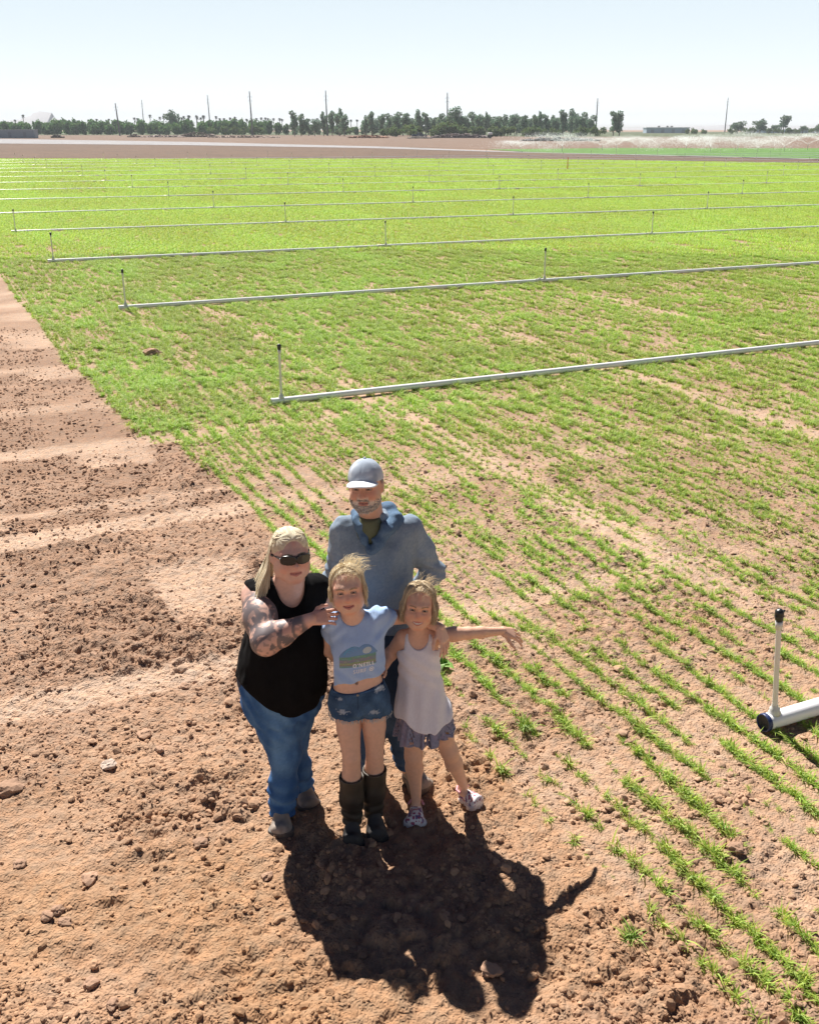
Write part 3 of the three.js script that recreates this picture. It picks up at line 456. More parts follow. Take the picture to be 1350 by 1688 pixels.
  big('pale_stone', [[-1.61, -4.71, 0.033, 'pale squarish stone block in the tilled soil at left', 0.75]], [0.55, 0.44, 0.36], 'stone');
  // broad-leaved weeds
  const weedG = (seed, n, L) => { const pos = [], idx = [], cl = [], r = rng(seed); for (let i = 0; i < n; i++) { const a = i * 2.4 + r(), o = pos.length / 3, h = 0.02 + 0.06 * r(), l = L * (0.6 + 0.6 * r()), c = cos(a), s = sin(a), w = l * 0.33; for (const [t, ww, y] of [[0, 0.1, 0], [0.35, 1, h], [0.7, 0.9, h * 1.2], [1, 0.05, h * 0.7]]) pos.push(c * l * t - s * w * ww, y, s * l * t + c * w * ww, c * l * t, y - 0.006, s * l * t, c * l * t + s * w * ww, y, s * l * t - c * w * ww); for (let q = 0; q < 3; q++) for (let p = 0; p < 2; p++) { const b = o + q * 3 + p; idx.push(b, b + 1, b + 3, b + 1, b + 4, b + 3); } const v = 0.8 + 0.4 * r(); for (let q = 0; q < 12; q++) cl.push(0.2 * v, 0.4 * v, 0.06 * v); } return meshOf(pos, idx, cl); };
  for (const [x, z, s, l] of [[0.66, -5.08, 0.1, 'bushy green tuft with its own dark shadow right of the younger girl'], [0.19, -5.8, 0.09, 'broad leaved green weed seen beside the arm of the younger girl'], [0.93, -3.42, 0.07, 'small lone green plant right of the shadow of the group']]) { const m = new THREE.Mesh(l.startsWith('broad') ? weedG(floor(x * 100), 11, s) : tuftGeo(floor(x * 100), 26, s, s * 0.6, 0, 0.85), leafGreen); m.name = numbered('weed_plant'); m.position.set(x, groundH(x, z), z); m.castShadow = m.receiveShadow = true; m.userData = { label: l, category: 'weed' }; scene.add(m); }
}
// ---------------------------------------------------------------- people: smooth distance fields, meshed
const V3 = (a, b, t) => [lerp(a[0], b[0], t), lerp(a[1], b[1], t), lerp(a[2], b[2], t)];
const add3 = (a, b, s = 1) => [a[0] + b[0] * s, a[1] + b[1] * s, a[2] + b[2] * s], sub3 = (a, b) => [a[0] - b[0], a[1] - b[1], a[2] - b[2]];
const len3 = (a) => hypot(a[0], a[1], a[2]), nrm3 = (a) => { const l = len3(a) || 1; return [a[0] / l, a[1] / l, a[2] / l]; }, crs = (a, b) => [a[1] * b[2] - a[2] * b[1], a[2] * b[0] - a[0] * b[2], a[0] * b[1] - a[1] * b[0]], dot3 = (a, b) => a[0] * b[0] + a[1] * b[1] + a[2] * b[2];
function cone(a, b, ra, rb = ra, k = 0.02) {
  const [ax, ay, az] = a, bx_ = b[0] - ax, by = b[1] - ay, bz = b[2] - az, l2 = bx_ * bx_ + by * by + bz * bz || 1e-9;
  return { k, c: V3(a, b, 0.5), r: sqrt(l2) / 2 + max(ra, rb), f: (x, y, z) => { const px = x - ax, py = y - ay, pz = z - az, t = clamp((px * bx_ + py * by + pz * bz) / l2), dx = px - bx_ * t, dy = py - by * t, dz = pz - bz * t; return sqrt(dx * dx + dy * dy + dz * dz) - lerp(ra, rb, t); } };
}
const chain = (pts, k) => pts.slice(1).map((p, i) => cone(pts[i], p, pts[i][3], p[3], k));
function ell(c, r, k = 0.02, rot) {            // rot: function from world offset to own axes
  return { k, c, r: max(...r), f: (x, y, z) => { let q = [x - c[0], y - c[1], z - c[2]]; if (rot) q = rot(q); const k0 = hypot(q[0] / r[0], q[1] / r[1], q[2] / r[2]), k1 = hypot(q[0] / r[0] ** 2, q[1] / r[1] ** 2, q[2] / r[2] ** 2); return k1 < 1e-9 ? -min(...r) : k0 * (k0 - 1) / k1; } };
}
function loft(L, yaw = 0, k = 0.03, e = 2.3) { // stacked cross-sections [y, cx, cz, half-width, front depth, back depth], bottom to top
  const n = L.length, y0 = L[0][0], y1 = L[n - 1][0], cs = cos(yaw), sn = sin(yaw); let rr = 0; const mid = L[n >> 1]; for (const l of L) rr = max(rr, hypot(l[1] - mid[1], l[0] - (y0 + y1) / 2, l[2] - mid[2]) + max(l[3], l[4], l[5]));
  const cat = (a, b, c, d, t) => 0.5 * (2 * b + (c - a) * t + (2 * a - 5 * b + 4 * c - d) * t * t + (3 * b - a - 3 * c + d) * t * t * t);
  return { k, c: [mid[1], (y0 + y1) / 2, mid[2]], r: rr, f: (x, y, z) => {
    const yc = clamp(y, y0, y1); let i = 0; while (i < n - 2 && yc > L[i + 1][0]) i++;
    const t = (yc - L[i][0]) / (L[i + 1][0] - L[i][0]), A = L[max(0, i - 1)], B = L[i], C = L[i + 1], D = L[min(n - 1, i + 2)], g = (j) => cat(A[j], B[j], C[j], D[j], t);
    const dx = x - g(1), dz = z - g(2), qx = abs(cs * dx - sn * dz), qz = sn * dx + cs * dz, w = g(3), d = qz > 0 ? g(4) : g(5), m = ((qx / w) ** e + (abs(qz) / d) ** e) ** (1 / e), ds = (m - 1) * min(w, d), out = max(y - y1, y0 - y);
    return out > 0 ? (ds > 0 ? hypot(ds, out) : out) : max(ds, out);
  } };
}
function union(list) {
  return (x, y, z) => {
    let d = 1e3;
    for (const p of list) {
      if (p.c) { const lb = hypot(x - p.c[0], y - p.c[1], z - p.c[2]) - p.r; if (lb > d + p.k) continue; }
      const v = p.f(x, y, z), k = p.k, h = k - abs(d - v); if (v < d) { d = h > 0 ? v - h * h / (4 * k) : v; } else if (h > 0) d -= h * h / (4 * k);
    }
    return d;
  };
}
const smax = (a, b, k) => { const h = max(k - abs(a - b), 0) / k; return max(a, b) + h * h * k * 0.25; };
function surf(f, lo, hi, h, colour) {          // surface nets over the blocks that the surface can touch
  const nx = Math.ceil((hi[0] - lo[0]) / h) + 2, ny = Math.ceil((hi[1] - lo[1]) / h) + 2, nz = Math.ceil((hi[2] - lo[2]) / h) + 2, g = new Float32Array(nx * ny * nz), B = 6, at = (i, j, k) => (k * ny + j) * nx + i, X = (i) => lo[0] + i * h, Y = (j) => lo[1] + j * h, Z = (k) => lo[2] + k * h, live = [];
  for (let k = 0; k < nz; k += B) for (let j = 0; j < ny; j += B) for (let i = 0; i < nx; i += B) {
    const d = f(X(i + B / 2), Y(j + B / 2), Z(k + B / 2)), on = abs(d) < B * h * 1.6 + 0.012; if (on) live.push([i, j, k]);
    for (let c = k; c < min(k + B, nz); c++) for (let b = j; b < min(j + B, ny); b++) for (let a = i; a < min(i + B, nx); a++) g[at(a, b, c)] = on ? f(X(a), Y(b), Z(c)) : d > 0 ? 1 : -1;
  }
  const id = new Int32Array(nx * ny * nz).fill(-1), pos = [], idx = [], E = [[0, 1], [2, 3], [4, 5], [6, 7], [0, 2], [1, 3], [4, 6], [5, 7], [0, 4], [1, 5], [2, 6], [3, 7]], v = new Float64Array(8), off = [0, 1, nx, nx + 1, nx * ny, nx * ny + 1, nx * ny + nx, nx * ny + nx + 1];
  for (let k = 0; k < nz - 1; k++) for (let j = 0; j < ny - 1; j++) for (let i = 0; i < nx - 1; i++) {
    const o = at(i, j, k); let m = 0; for (let q = 0; q < 8; q++) { v[q] = g[o + off[q]]; if (v[q] < 0) m |= 1 << q; } if (m === 0 || m === 255) continue;
    let x = 0, y = 0, z = 0, n = 0; for (const [a, b] of E) if ((v[a] < 0) !== (v[b] < 0)) { const t = v[a] / (v[a] - v[b]); x += (a & 1) + ((b & 1) - (a & 1)) * t; y += (a >> 1 & 1) + ((b >> 1 & 1) - (a >> 1 & 1)) * t; z += (a >> 2) + ((b >> 2) - (a >> 2)) * t; n++; }
    id[o] = pos.length / 3; pos.push(X(i + x / n), Y(j + y / n), Z(k + z / n));
  }
  const quad = (a, b, c, d, flip) => { if (a < 0 || b < 0 || c < 0 || d < 0) return; if (flip) idx.push(a, c, b, a, d, c); else idx.push(a, b, c, a, c, d); };
  for (let k = 1; k < nz - 1; k++) for (let j = 1; j < ny - 1; j++) for (let i = 1; i < nx - 1; i++) {
    const o = at(i, j, k), s = g[o] < 0;
    if (s !== (g[o + 1] < 0)) quad(id[o - nx - nx * ny], id[o - nx * ny], id[o], id[o - nx], !s);
    if (s !== (g[o + nx] < 0)) quad(id[o - 1 - nx * ny], id[o - 1], id[o], id[o - nx * ny], !s);
    if (s !== (g[o + nx * ny] < 0)) quad(id[o - 1 - nx], id[o - nx], id[o], id[o - 1], !s);
  }
  const geo = new THREE.BufferGeometry(); geo.setAttribute('position', new THREE.BufferAttribute(new Float32Array(pos), 3)); geo.setIndex(idx); geo.computeVertexNormals();
  if (colour) { const N = geo.attributes.normal, c = new Float32Array(pos.length); for (let i = 0; i < pos.length; i += 3) { const q = i / 3, r = colour(pos[i], pos[i + 1], pos[i + 2], N.getX(q), N.getY(q), N.getZ(q)); c[i] = r[0]; c[i + 1] = r[1]; c[i + 2] = r[2]; } geo.setAttribute('color', new THREE.BufferAttribute(c, 3)); }
  return geo;
}
const mixc = (a, b, t) => [lerp(a[0], b[0], t), lerp(a[1], b[1], t), lerp(a[2], b[2], t)], mulc = (a, s) => [a[0] * s, a[1] * s, a[2] * s];
// a head stands in its own frame: +z the face, +y up, 1 = an adult
function frame(at, yaw, pitch, roll, s) {
  const m = new THREE.Matrix4().makeRotationFromEuler(new THREE.Euler(-pitch, yaw, roll, 'YXZ')), inv = m.clone().transpose().elements, e = m.elements;
  return { s, at, m: m.clone().scale(new THREE.Vector3(s, s, s)).setPosition(...at), in: (x, y, z) => { x -= at[0]; y -= at[1]; z -= at[2]; return [(inv[0] * x + inv[4] * y + inv[8] * z) / s, (inv[1] * x + inv[5] * y + inv[9] * z) / s, (inv[2] * x + inv[6] * y + inv[10] * z) / s]; }, out: (p) => { const [x, y, z] = [p[0] * s, p[1] * s, p[2] * s]; return [at[0] + e[0] * x + e[4] * y + e[8] * z, at[1] + e[1] * x + e[5] * y + e[9] * z, at[2] + e[2] * x + e[6] * y + e[10] * z]; } };
}
function headField(o = {}) {                   // o: width, jaw, chin, nose, smile, child
  const w = o.width ?? 1, j = o.jaw ?? 1, ch = o.child ?? 0, sm = o.smile ?? 0, no = o.nose ?? 1;
  const P = [ell([0, 0.035, -0.012], [0.076 * w, 0.088, 0.097]), ell([0, -0.035, 0.02], [0.060 * w * j, 0.082, 0.07], 0.05), cone([-0.012 * j, -0.1 + ch * 0.008, 0.058], [0.012 * j, -0.1 + ch * 0.008, 0.058], 0.021, 0.021, 0.04)];
  for (const s of [-1, 1]) {
    P.push(ell([s * 0.036 * w, -0.032, 0.058], [0.027, 0.026, 0.026], 0.03), ell([s * 0.047 * w * j, -0.066, 0.012], [0.02, 0.026, 0.03], 0.045));
    P.push(cone([s * 0.016, 0.024, 0.083], [s * 0.048 * w, 0.022, 0.066], 0.0125, 0.011, 0.022));
    P.push(ell([s * 0.078 * w, -0.004, -0.012], [0.011, 0.031, 0.019], 0.01), cone([s * 0.082 * w, 0.018, -0.018], [s * 0.084 * w, -0.018, -0.006], 0.007, 0.006, 0.006));
  }
  P.push(cone([0, 0.012, 0.082], [0, -0.028, 0.1 + 0.008 * no - ch * 0.01], 0.0085, 0.0135 * no, 0.016)); for (const s of [-1, 1]) P.push(ell([s * 0.0125 * no, -0.033, 0.09 - ch * 0.006], [0.0085, 0.008, 0.011], 0.008));
  const base = union(P), lipY = (x) => -0.066 + sm * x * x * 9, lipZ = (x) => 0.0845 - x * x * 12;
  const up = union([-1, 0].map((s) => cone([s * 0.024, lipY(0.024) + 0.004, lipZ(0.024) - 0.002], [(s + 1) * 0.024, lipY((s + 1) * 0.024) + 0.004, lipZ((s + 1) * 0.024) - 0.002], 0.006, 0.006, 0.01)));
  const lips = (x, y, z) => { const xx = clamp(x, -0.025, 0.025), a = hypot(x - xx, y - lipY(xx) - 0.0048, z - lipZ(xx)) - 0.0066 + abs(xx) * 0.1, b = hypot(x - xx, y - lipY(xx) + 0.0065, z - lipZ(xx) + 0.001) - 0.0082 + abs(xx) * 0.17; return min(a, b); };
  return (x, y, z) => {
    let d = base(x, y, z); const lp = lips(x, y, z), h = max(0.008 - abs(d - lp), 0) / 0.008; d = min(d, lp) - h * h * 0.002;
    for (const s of [-1, 1]) { const e = hypot((x - s * 0.032) / 1.35, (y - 0.004) * 1.15, z - 0.098) - 0.0165; d = smax(d, -e, 0.014); const lid = hypot(x - s * 0.032, y - 0.004, z - 0.0755) - 0.0135 ; d = min(d, max(lid, abs(y - 0.004) < (o.squint ?? 0.0034) ? 0.002 : -1)); }
    const xx = clamp(x, -0.024, 0.024); d = smax(d, -(hypot(x - xx, y - lipY(xx), (z - lipZ(xx) - 0.008) * 0.8) - 0.0035), 0.003);
    return d;
  };
}
function faceColour(skin, o) {                 // markings of the face in head axes: brows, lips, stubble, flush
  return (x, y, z) => {
    const q = n3(x * 90 + 5, y * 90, z * 90); let c = mulc(skin, 0.92 + 0.12 * q + 0.1 * (n3(x * 260, y * 260, z * 260) - 0.5)); c = mixc(c, [skin[0] * 1.05, skin[1] * 0.8, skin[2] * 0.75], 0.5 * sst(0.45, 0.75, n3(x * 38 + 2, y * 38, z * 38)));
    const sm = o.smile ?? 0, ly = -0.066 + sm * x * x * 9, ax = abs(x);
    if (z > 0.03 && o.flush) c = mixc(c, o.flush, 0.55 * exp(-(((ax - 0.04) / 0.022) ** 2) - (((y + 0.03) / 0.024) ** 2)) + 0.45 * exp(-((x / 0.014) ** 2) - (((y + 0.028) / 0.018) ** 2)));
    if (z > 0.045 && ax < 0.0275 && y > ly - 0.0145 + ax * 0.28 && y < ly + 0.0105 - ax * 0.2) c = o.lips;
    if (z > 0.045 && ax < 0.0255 && abs(y - ly + (o.teeth ? 0.002 : 0)) < (o.teeth ? 0.0042 - ax * 0.1 : 0.0016)) c = o.teeth ?? [0.12, 0.04, 0.03];
    const by = 0.0235 + 0.004 * sin((ax - 0.014) * 80); if (z > 0.03 && ax > 0.014 && ax < 0.052 && abs(y - by) < 0.0052 - (ax - 0.014) * 0.06) c = mixc(c, o.brow, 0.85);
    if (z > 0.05 && abs(ax - 0.032) < 0.0155 && abs(y - 0.0035) < 0.0062) { c = mixc(c, [0.16, 0.08, 0.06], 0.75); }
    if (o.beard) { const m = sst(-0.045, -0.066, y - 0.25 * max(0, 0.05 - z) + (ax < 0.03 && z > 0.06 ? -0.02 : 0)) * (z > -0.02 ? 1 : 0) * (y > ly - 0.013 && y < ly + 0.009 && ax < 0.024 && z > 0.05 ? 0 : 1); c = mixc(c, mulc(o.beard, 0.7 + 0.6 * n3(x * 260, y * 120, z * 260)), 0.75 * m); }
    return c;
  };
}
function handPrims(w, dir, back, thumb, s, curl, spread = 0.1, tcurl = 0.4) { // wrist, way the fingers point, back of hand, side of the thumb
  const F = nrm3(dir), Bk = nrm3(sub3(back, mulc(F, dot3(back, F)))), T0 = nrm3(crs(F, Bk)), T = dot3(T0, thumb) < 0 ? mulc(T0, -1) : T0, P = [], at = (f, t, b) => add3(add3(add3(w, F, f * s), T, t * s), Bk, b * s);
  for (let i = 0; i < 4; i++) P.push(cone(at(0.0, 0.011 - i * 0.009, 0), at(0.084 - abs(i - 1) * 0.005, 0.029 - i * 0.0195, 0.002), 0.0165 * s, 0.0125 * s, 0.012 * s));
  P.push(cone(at(0.012, 0.02, -0.008), at(0.05, 0.032, -0.012), 0.015 * s, 0.012 * s, 0.015 * s));
  [[0.043, 0.026, 0.021], [0.047, 0.03, 0.023], [0.044, 0.028, 0.022], [0.034, 0.021, 0.019]].forEach((L, i) => {
    let p = at(0.084 - abs(i - 1) * 0.005, 0.029 - i * 0.0195, 0.002), a = curl * (0.7 + i * 0.12), sp = spread * (1.2 - i * 0.9), r = (0.0098 - (i === 3 ? 0.0014 : 0)) * s;
    L.forEach((l, j) => { const d = nrm3(add3(add3(mulc(F, cos(a)), Bk, -sin(a)), T, sp)), q = add3(p, d, l * s); P.push(cone(p, q, r, r * 0.9, 0.004 * s)); p = q; r *= 0.9; a += curl * (j ? 0.7 : 1); });
  });
  let p = at(0.028, 0.028, -0.008), d = nrm3(add3(add3(mulc(F, 0.7), T, 0.75), Bk, -0.25)), r = 0.0125 * s;
  for (const l of [0.038, 0.032, 0.026]) { const q = add3(p, d, l * s); P.push(cone(p, q, r, r * 0.88, 0.006 * s)); p = q; r *= 0.88; d = nrm3(add3(add3(d, F, tcurl), T, -tcurl * 0.7)); }
  return P;
}
const boxOf = (prims, pad) => { const lo = [9, 9, 9], hi = [-9, -9, -9]; for (const p of prims) for (let k = 0; k < 3; k++) { lo[k] = min(lo[k], p.c[k] - p.r - pad); hi[k] = max(hi[k], p.c[k] + p.r + pad); } return [lo, hi]; };
const surfOf = (prims, h, colour, f) => surf(f ?? union(prims), ...boxOf(prims, 0.03), h, colour);
function headGeo(F, o, skin, h = 0.0032) {
  const f = headField(o), c = faceColour(skin, o), lo = [-0.125, -0.15, -0.135], hi = [0.125, 0.155, 0.135];
  const g = surf(f, lo, hi, h, (x, y, z) => c(x, y, z)); g.applyMatrix4(F.m); return g;
}
function eyes(F, o, parent) {
  for (const s of [-1, 1]) {
    const g = new THREE.SphereGeometry(0.0122, 16, 12); g.rotateX(PI / 2); paint(g, (x, y, z) => z > 0.0112 ? [0.01, 0.01, 0.01] : z > 0.0092 ? o.iris : [0.42, 0.37, 0.34]); g.translate(s * 0.032, 0.004, 0.0755); g.applyMatrix4(F.m); part('eye', g, vcol(0.15), parent);
  }
}
// hair: many tapering strands over the skull
function strands(list, F) {                    // each: {pts in head axes, r0, r1, c}
  const pos = [], idx = [], cl = [];
  for (const { pts, r0, r1, c } of list) {
    const cv = new THREE.CatmullRomCurve3(pts.map((p) => new THREE.Vector3(...F.out(p)))), n = 9, o = pos.length / 3;
    for (let i = 0; i <= n; i++) {
      const t = i / n, p = cv.getPoint(t), tg = cv.getTangent(t), a = nrm3(crs([tg.x, tg.y, tg.z], [0.3, 0.2, 1])), b = crs([tg.x, tg.y, tg.z], a), r = lerp(r0, r1, t * t) * F.s, v = 0.9 + 0.2 * hsh(i, pts.length, o);
      for (let k = 0; k < 4; k++) { const th = k * PI / 2, x = cos(th) * r, y = sin(th) * r; pos.push(p.x + a[0] * x + b[0] * y, p.y + a[1] * x + b[1] * y, p.z + a[2] * x + b[2] * y); cl.push(c[0] * v, c[1] * v, c[2] * v); }
      if (i) for (let k = 0; k < 4; k++) { const A = o + (i - 1) * 4 + k, B = o + (i - 1) * 4 + (k + 1) % 4; idx.push(A, B, A + 4, B, B + 4, A + 4); }
    }
  }
  return meshOf(pos, idx, cl);
}
const skull = (az, po, k = 1) => [sin(az) * sin(po) * 0.083 * k, 0.035 + cos(po) * 0.093 * k, -0.012 + cos(az) * sin(po) * 0.101 * k];
const skinM = vcol(0.52, { roughness: 0.5 }), hairM = new THREE.MeshPhysicalMaterial({ vertexColors: true, roughness: 0.9, transmission: 0.25, thickness: 0, specularIntensity: 0.6 }), clothM = new THREE.MeshPhysicalMaterial({ vertexColors: true, roughness: 0.95, specularIntensity: 0.25 }), denimM = new THREE.MeshPhysicalMaterial({ vertexColors: true, roughness: 0.93, specularIntensity: 0.3 }), bootM = vcol(0.55), shoeM = vcol(0.6);
const weave = (c, f = 300, a = 0.14) => (x, y, z) => mulc(c, 1 - a / 2 + a * n3(x * f, y * f, z * f));
const fold = (x, y, z, fx, fy, fz, s) => n3(x * fx + s, y * fy, z * fz) - 0.5;
const jean = (dark, light, wear) => (x, y, z) => { const k = clamp(wear(x, y, z) + 0.5 * (n3(x * 30, y * 14, z * 30) - 0.5)); return mulc(mixc(dark, light, k), 0.86 + 0.28 * n3(x * 420, y * 160, z * 420)); };
function bodyMesh(t, geos) { const g = mergeGeometries(geos.map((q) => { q.deleteAttribute('uv'); return q; })); return part('body', g, skinM, t); }

// ---- the man at the back
{
  const t = thing('person', 'standing man in a grey blue hooded shirt and pale cap behind the two girls', 'person', [-0.08, 0, -4.55]);
  const skin = [0.6, 0.345, 0.24], F = frame([-0.122, 1.648, 0.035], -0.16, 0.1, 0.06, 0.93), o = { squint: 0.0024, beard: [0.55, 0.52, 0.49], brow: [0.2, 0.15, 0.12], lips: [0.4, 0.17, 0.14], flush: [0.5, 0.2, 0.15], nose: 1.15, iris: [0.08, 0.1, 0.12], jaw: 1.05 };
  const shA = [-0.235, 1.402, -0.05], shB = [0.083, 1.412, -0.05], elA = [-0.285, 1.14, -0.07], haA = [-0.25, 0.9, -0.01], elB = [0.196, 1.146, -0.12], haB = [0.07, 0.98, -0.2];
  const legs = [...chain([[-0.11, 0.84, -0.02, 0.085], [-0.11, 0.47, 0.01, 0.06], [-0.125, 0.08, 0.0, 0.045]], 0.03), ...chain([[0.035, 0.84, -0.02, 0.085], [0.012, 0.45, 0.0, 0.06], [0.07, 0.08, -0.05, 0.045]], 0.03)];
  const body = [loft([[0.8, -0.036, -0.02, 0.14, 0.09, 0.09], [1.03, -0.045, -0.03, 0.145, 0.09, 0.095], [1.3, -0.08, -0.04, 0.165, 0.1, 0.095], [1.41, -0.085, -0.05, 0.14, 0.07, 0.08], [1.46, -0.09, -0.05, 0.085, 0.055, 0.065]]), cone([-0.1, 1.44, -0.045], [-0.112, 1.58, 0.005], 0.062, 0.056, 0.05), ...legs, ...chain([[...shA, 0.05], [...elA, 0.04], [...haA, 0.03]], 0.03), ...chain([[...shB, 0.05], [...elB, 0.04], [...haB, 0.03]], 0.03), cone([-0.125, 0.05, 0], [-0.148, 0.03, 0.1], 0.03, 0.018), cone([0.07, 0.05, -0.05], [0.13, 0.03, 0.02], 0.03, 0.018)];
  const hA = handPrims(haA, [0.05, -1, 0.25], [-1, 0, 0], [0, 0, 1], 1, 0.35), hB = handPrims(haB, [-0.8, -0.6, 0], [0, 0, -1], [0, 1, 0], 1, 0.4);
  const sk = weave(skin, 120, 0.12);
  bodyMesh(t, [surfOf(body, 0.009, sk), headGeo(F, o, skin), surfOf(hA, 0.0035, sk), surfOf(hB, 0.0035, sk)]); eyes(F, o, t);
  // hooded shirt
  const shirtP = [loft([[0.9, -0.036, -0.02, 0.168, 0.118, 0.115], [1.03, -0.045, -0.03, 0.155, 0.112, 0.115], [1.2, -0.07, -0.035, 0.166, 0.118, 0.115], [1.33, -0.083, -0.04, 0.178, 0.115, 0.11], [1.41, -0.083, -0.05, 0.17, 0.088, 0.1], [1.455, -0.09, -0.05, 0.115, 0.072, 0.085], [1.5, -0.1, -0.04, 0.07, 0.062, 0.07]]), ...chain([[...shA, 0.062], [...elA, 0.05], [-0.265, 0.97, -0.02, 0.04]], 0.045), ...chain([[...shB, 0.063], [...V3(shB, elB, 0.5), 0.054], [...elB, 0.052], [...V3(elB, haB, 0.85), 0.042]], 0.045)];
  const sf = union(shirtP), vn = cone([-0.105, 1.39, 0.06], [-0.115, 1.53, 0.05], 0.018, 0.075);
  const shirt = surfOf(shirtP, 0.0065, (x, y, z) => { const k = n3(x * 210, y * 210, z * 210), arm = x > 0.12 || x < -0.25 ? 1.12 : 1; return mulc(mixc([0.19, 0.255, 0.335], [0.29, 0.355, 0.43], k), 0.92 * arm + 0.16 * (n3(x * 8, y * 8, z * 8) - 0.5)); }, (x, y, z) => {
    let d = sf(x, y, z); if (d > 0.03) return d;
    const diag = sin((x * 0.8 - y * 0.62) * 60 + 6 * n3(x * 6, y * 6, z * 6)), elb = exp(-(((y - 1.15) / 0.12) ** 2)) * (x > 0.13 || x < -0.24 ? 1 : 0);
    d += 0.007 * fold(x, y, z, 14, 7, 14, 3) + 0.011 * fold(x, y, z, 24, 13, 24, 9) + 0.005 * fold(x, y, z, 50, 26, 50, 19) + 0.005 * diag * sst(0.16, 0, abs(x + 0.02)) * sst(1.05, 1.15, y) * sst(1.42, 1.33, y) + elb * 0.005 * sin(y * 130 + x * 60);
    return smax(smax(d, -vn.f(x, y, z), 0.012), 0.9 - y, 0.01);
  });
  part('hooded_shirt', shirt, clothM, t);
  part('undershirt', surfOf([ell([-0.107, 1.415, 0.014], [0.066, 0.105, 0.06])], 0.006, weave([0.14, 0.15, 0.09], 220), (x, y, z) => max(hypot((x + 0.107) / 0.066, (y - 1.415) / 0.105, (z - 0.008) / 0.062) * 0.06 - 0.06, (y - 1.482) + 0.25 * (z - 0.05))), clothM, t);
  const hoodP = [...chain([[-0.165, 1.468, 0.0, 0.018], [-0.15, 1.445, 0.04, 0.018], [-0.13, 1.39, 0.072, 0.015], [-0.1, 1.345, 0.088, 0.012]], 0.025), ...chain([[-0.09, 1.347, 0.09, 0.013], [-0.064, 1.385, 0.078, 0.02], [-0.024, 1.438, 0.045, 0.029], [0.018, 1.452, -0.03, 0.035], [-0.03, 1.465, -0.11, 0.044], [-0.12, 1.462, -0.115, 0.036], [-0.165, 1.468, -0.06, 0.026], [-0.165, 1.468, 0, 0.018]], 0.04)], hf = union(hoodP);
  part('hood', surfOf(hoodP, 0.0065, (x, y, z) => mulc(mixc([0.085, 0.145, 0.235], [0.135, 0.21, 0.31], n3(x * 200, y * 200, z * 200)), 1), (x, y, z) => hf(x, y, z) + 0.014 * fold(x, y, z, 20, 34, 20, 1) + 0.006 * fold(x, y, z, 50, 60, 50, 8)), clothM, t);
  // cap
  const capF = (x, y, z) => { const a = Math.atan2(x, z + 0.01), q = hypot(x / 0.088, (y - 0.042) / 0.098, (z + 0.01) / 0.108), seam = 0.0022 * exp(-((((a / (PI / 3) + 0.5) % 1 + 1) % 1 - 0.5) ** 2) / 0.0006); return max((q - 1) * 0.09 + seam + 0.0035 * fold(x, y, z, 30, 30, 30, 2), 0.036 - y - 0.1 * max(0, -z)); };
  const capC = (x, y, z) => mulc(mixc([0.36, 0.42, 0.5], [0.56, 0.61, 0.67], sst(0.3, 0.7, n3(x * 28, y * 28, z * 28))), 0.93 + 0.12 * n3(x * 300, y * 300, z * 300));
  const cap = part('cap', surf(capF, [-0.12, 0, -0.15], [0.12, 0.17, 0.13], 0.0042, capC).applyMatrix4(F.m), clothM, t);
  const brimF = (x, y, z) => { const yy = y - 0.05 + x * x * 4.2 + max(0, z - 0.09) * 0.22, r = hypot(x / 0.077, (z - 0.075) / 0.095); return max(abs(yy) - 0.0035, (r - 1) * 0.07, 0.055 - z); };
  part('brim', surf(brimF, [-0.1, -0.02, 0.04], [0.1, 0.08, 0.19], 0.0033, weave([0.74, 0.78, 0.82], 300, 0.08)).applyMatrix4(F.m), clothM, cap);
  part('button', new THREE.SphereGeometry(0.008, 10, 6).translate(0, 0.14, -0.01).applyMatrix4(F.m), std(col(0.4, 0.46, 0.54)), cap);
  // grey hair at the sides and the beard
  const R = rng(3), hs = [];
  for (let i = 0; i < 170; i++) { const s = R() < 0.5 ? -1 : 1, az = s * (1.35 + R() * 1.7), p = skull(az, 1.55 + 0.25 * R(), 0.99), l = 0.018 + 0.016 * R(); hs.push({ pts: [p, add3(p, [s * 0.003, -l * 0.5, -0.003]), add3(p, [s * 0.001, -l, -0.006])], r0: 0.0026, r1: 0.0012, c: mulc([0.4, 0.37, 0.34], 0.7 + 0.6 * R()) }); }
  part('hair', strands(hs, F), hairM, t);
  const hd = headField(o), bs = []; let tries = 0;
  while (bs.length < 520 && tries++ < 9000) { const a = (R() - 0.5) * 3.3, y = -0.045 - 0.07 * R(), m = 0.045; let q = [sin(a) * 0.02, y, 0.02 + cos(a) * 0.02], dir = [sin(a), 0, cos(a)], d = 0; for (let k = 0; k < 26; k++) { d = hd(...q); if (abs(d) < 0.0006) break; q = add3(q, dir, -d * 0.8); } const ax = abs(q[0]); if (y > -0.075 && ax < 0.052 && !(ax < 0.03 && y < -0.045)) continue; if (y > -0.06 && ax > 0.03 && R() < 0.6) continue; if (ax < 0.026 && y > -0.078 && y < -0.056) continue; if (q[2] < -0.015) continue; const l = 0.004 + 0.006 * R() + (ax < 0.03 && y < -0.085 ? 0.004 : 0); bs.push({ pts: [q, add3(q, [dir[0] * 0.002, -l * 0.5, dir[2] * 0.003]), add3(q, [dir[0] * 0.001, -l, dir[2] * 0.002])], r0: 0.0016, r1: 0.0007, c: mulc(y > -0.058 ? [0.3, 0.26, 0.23] : [0.56, 0.53, 0.5], 0.65 + 0.6 * R()) }); }
  part('beard', strands(bs, F), hairM, t);
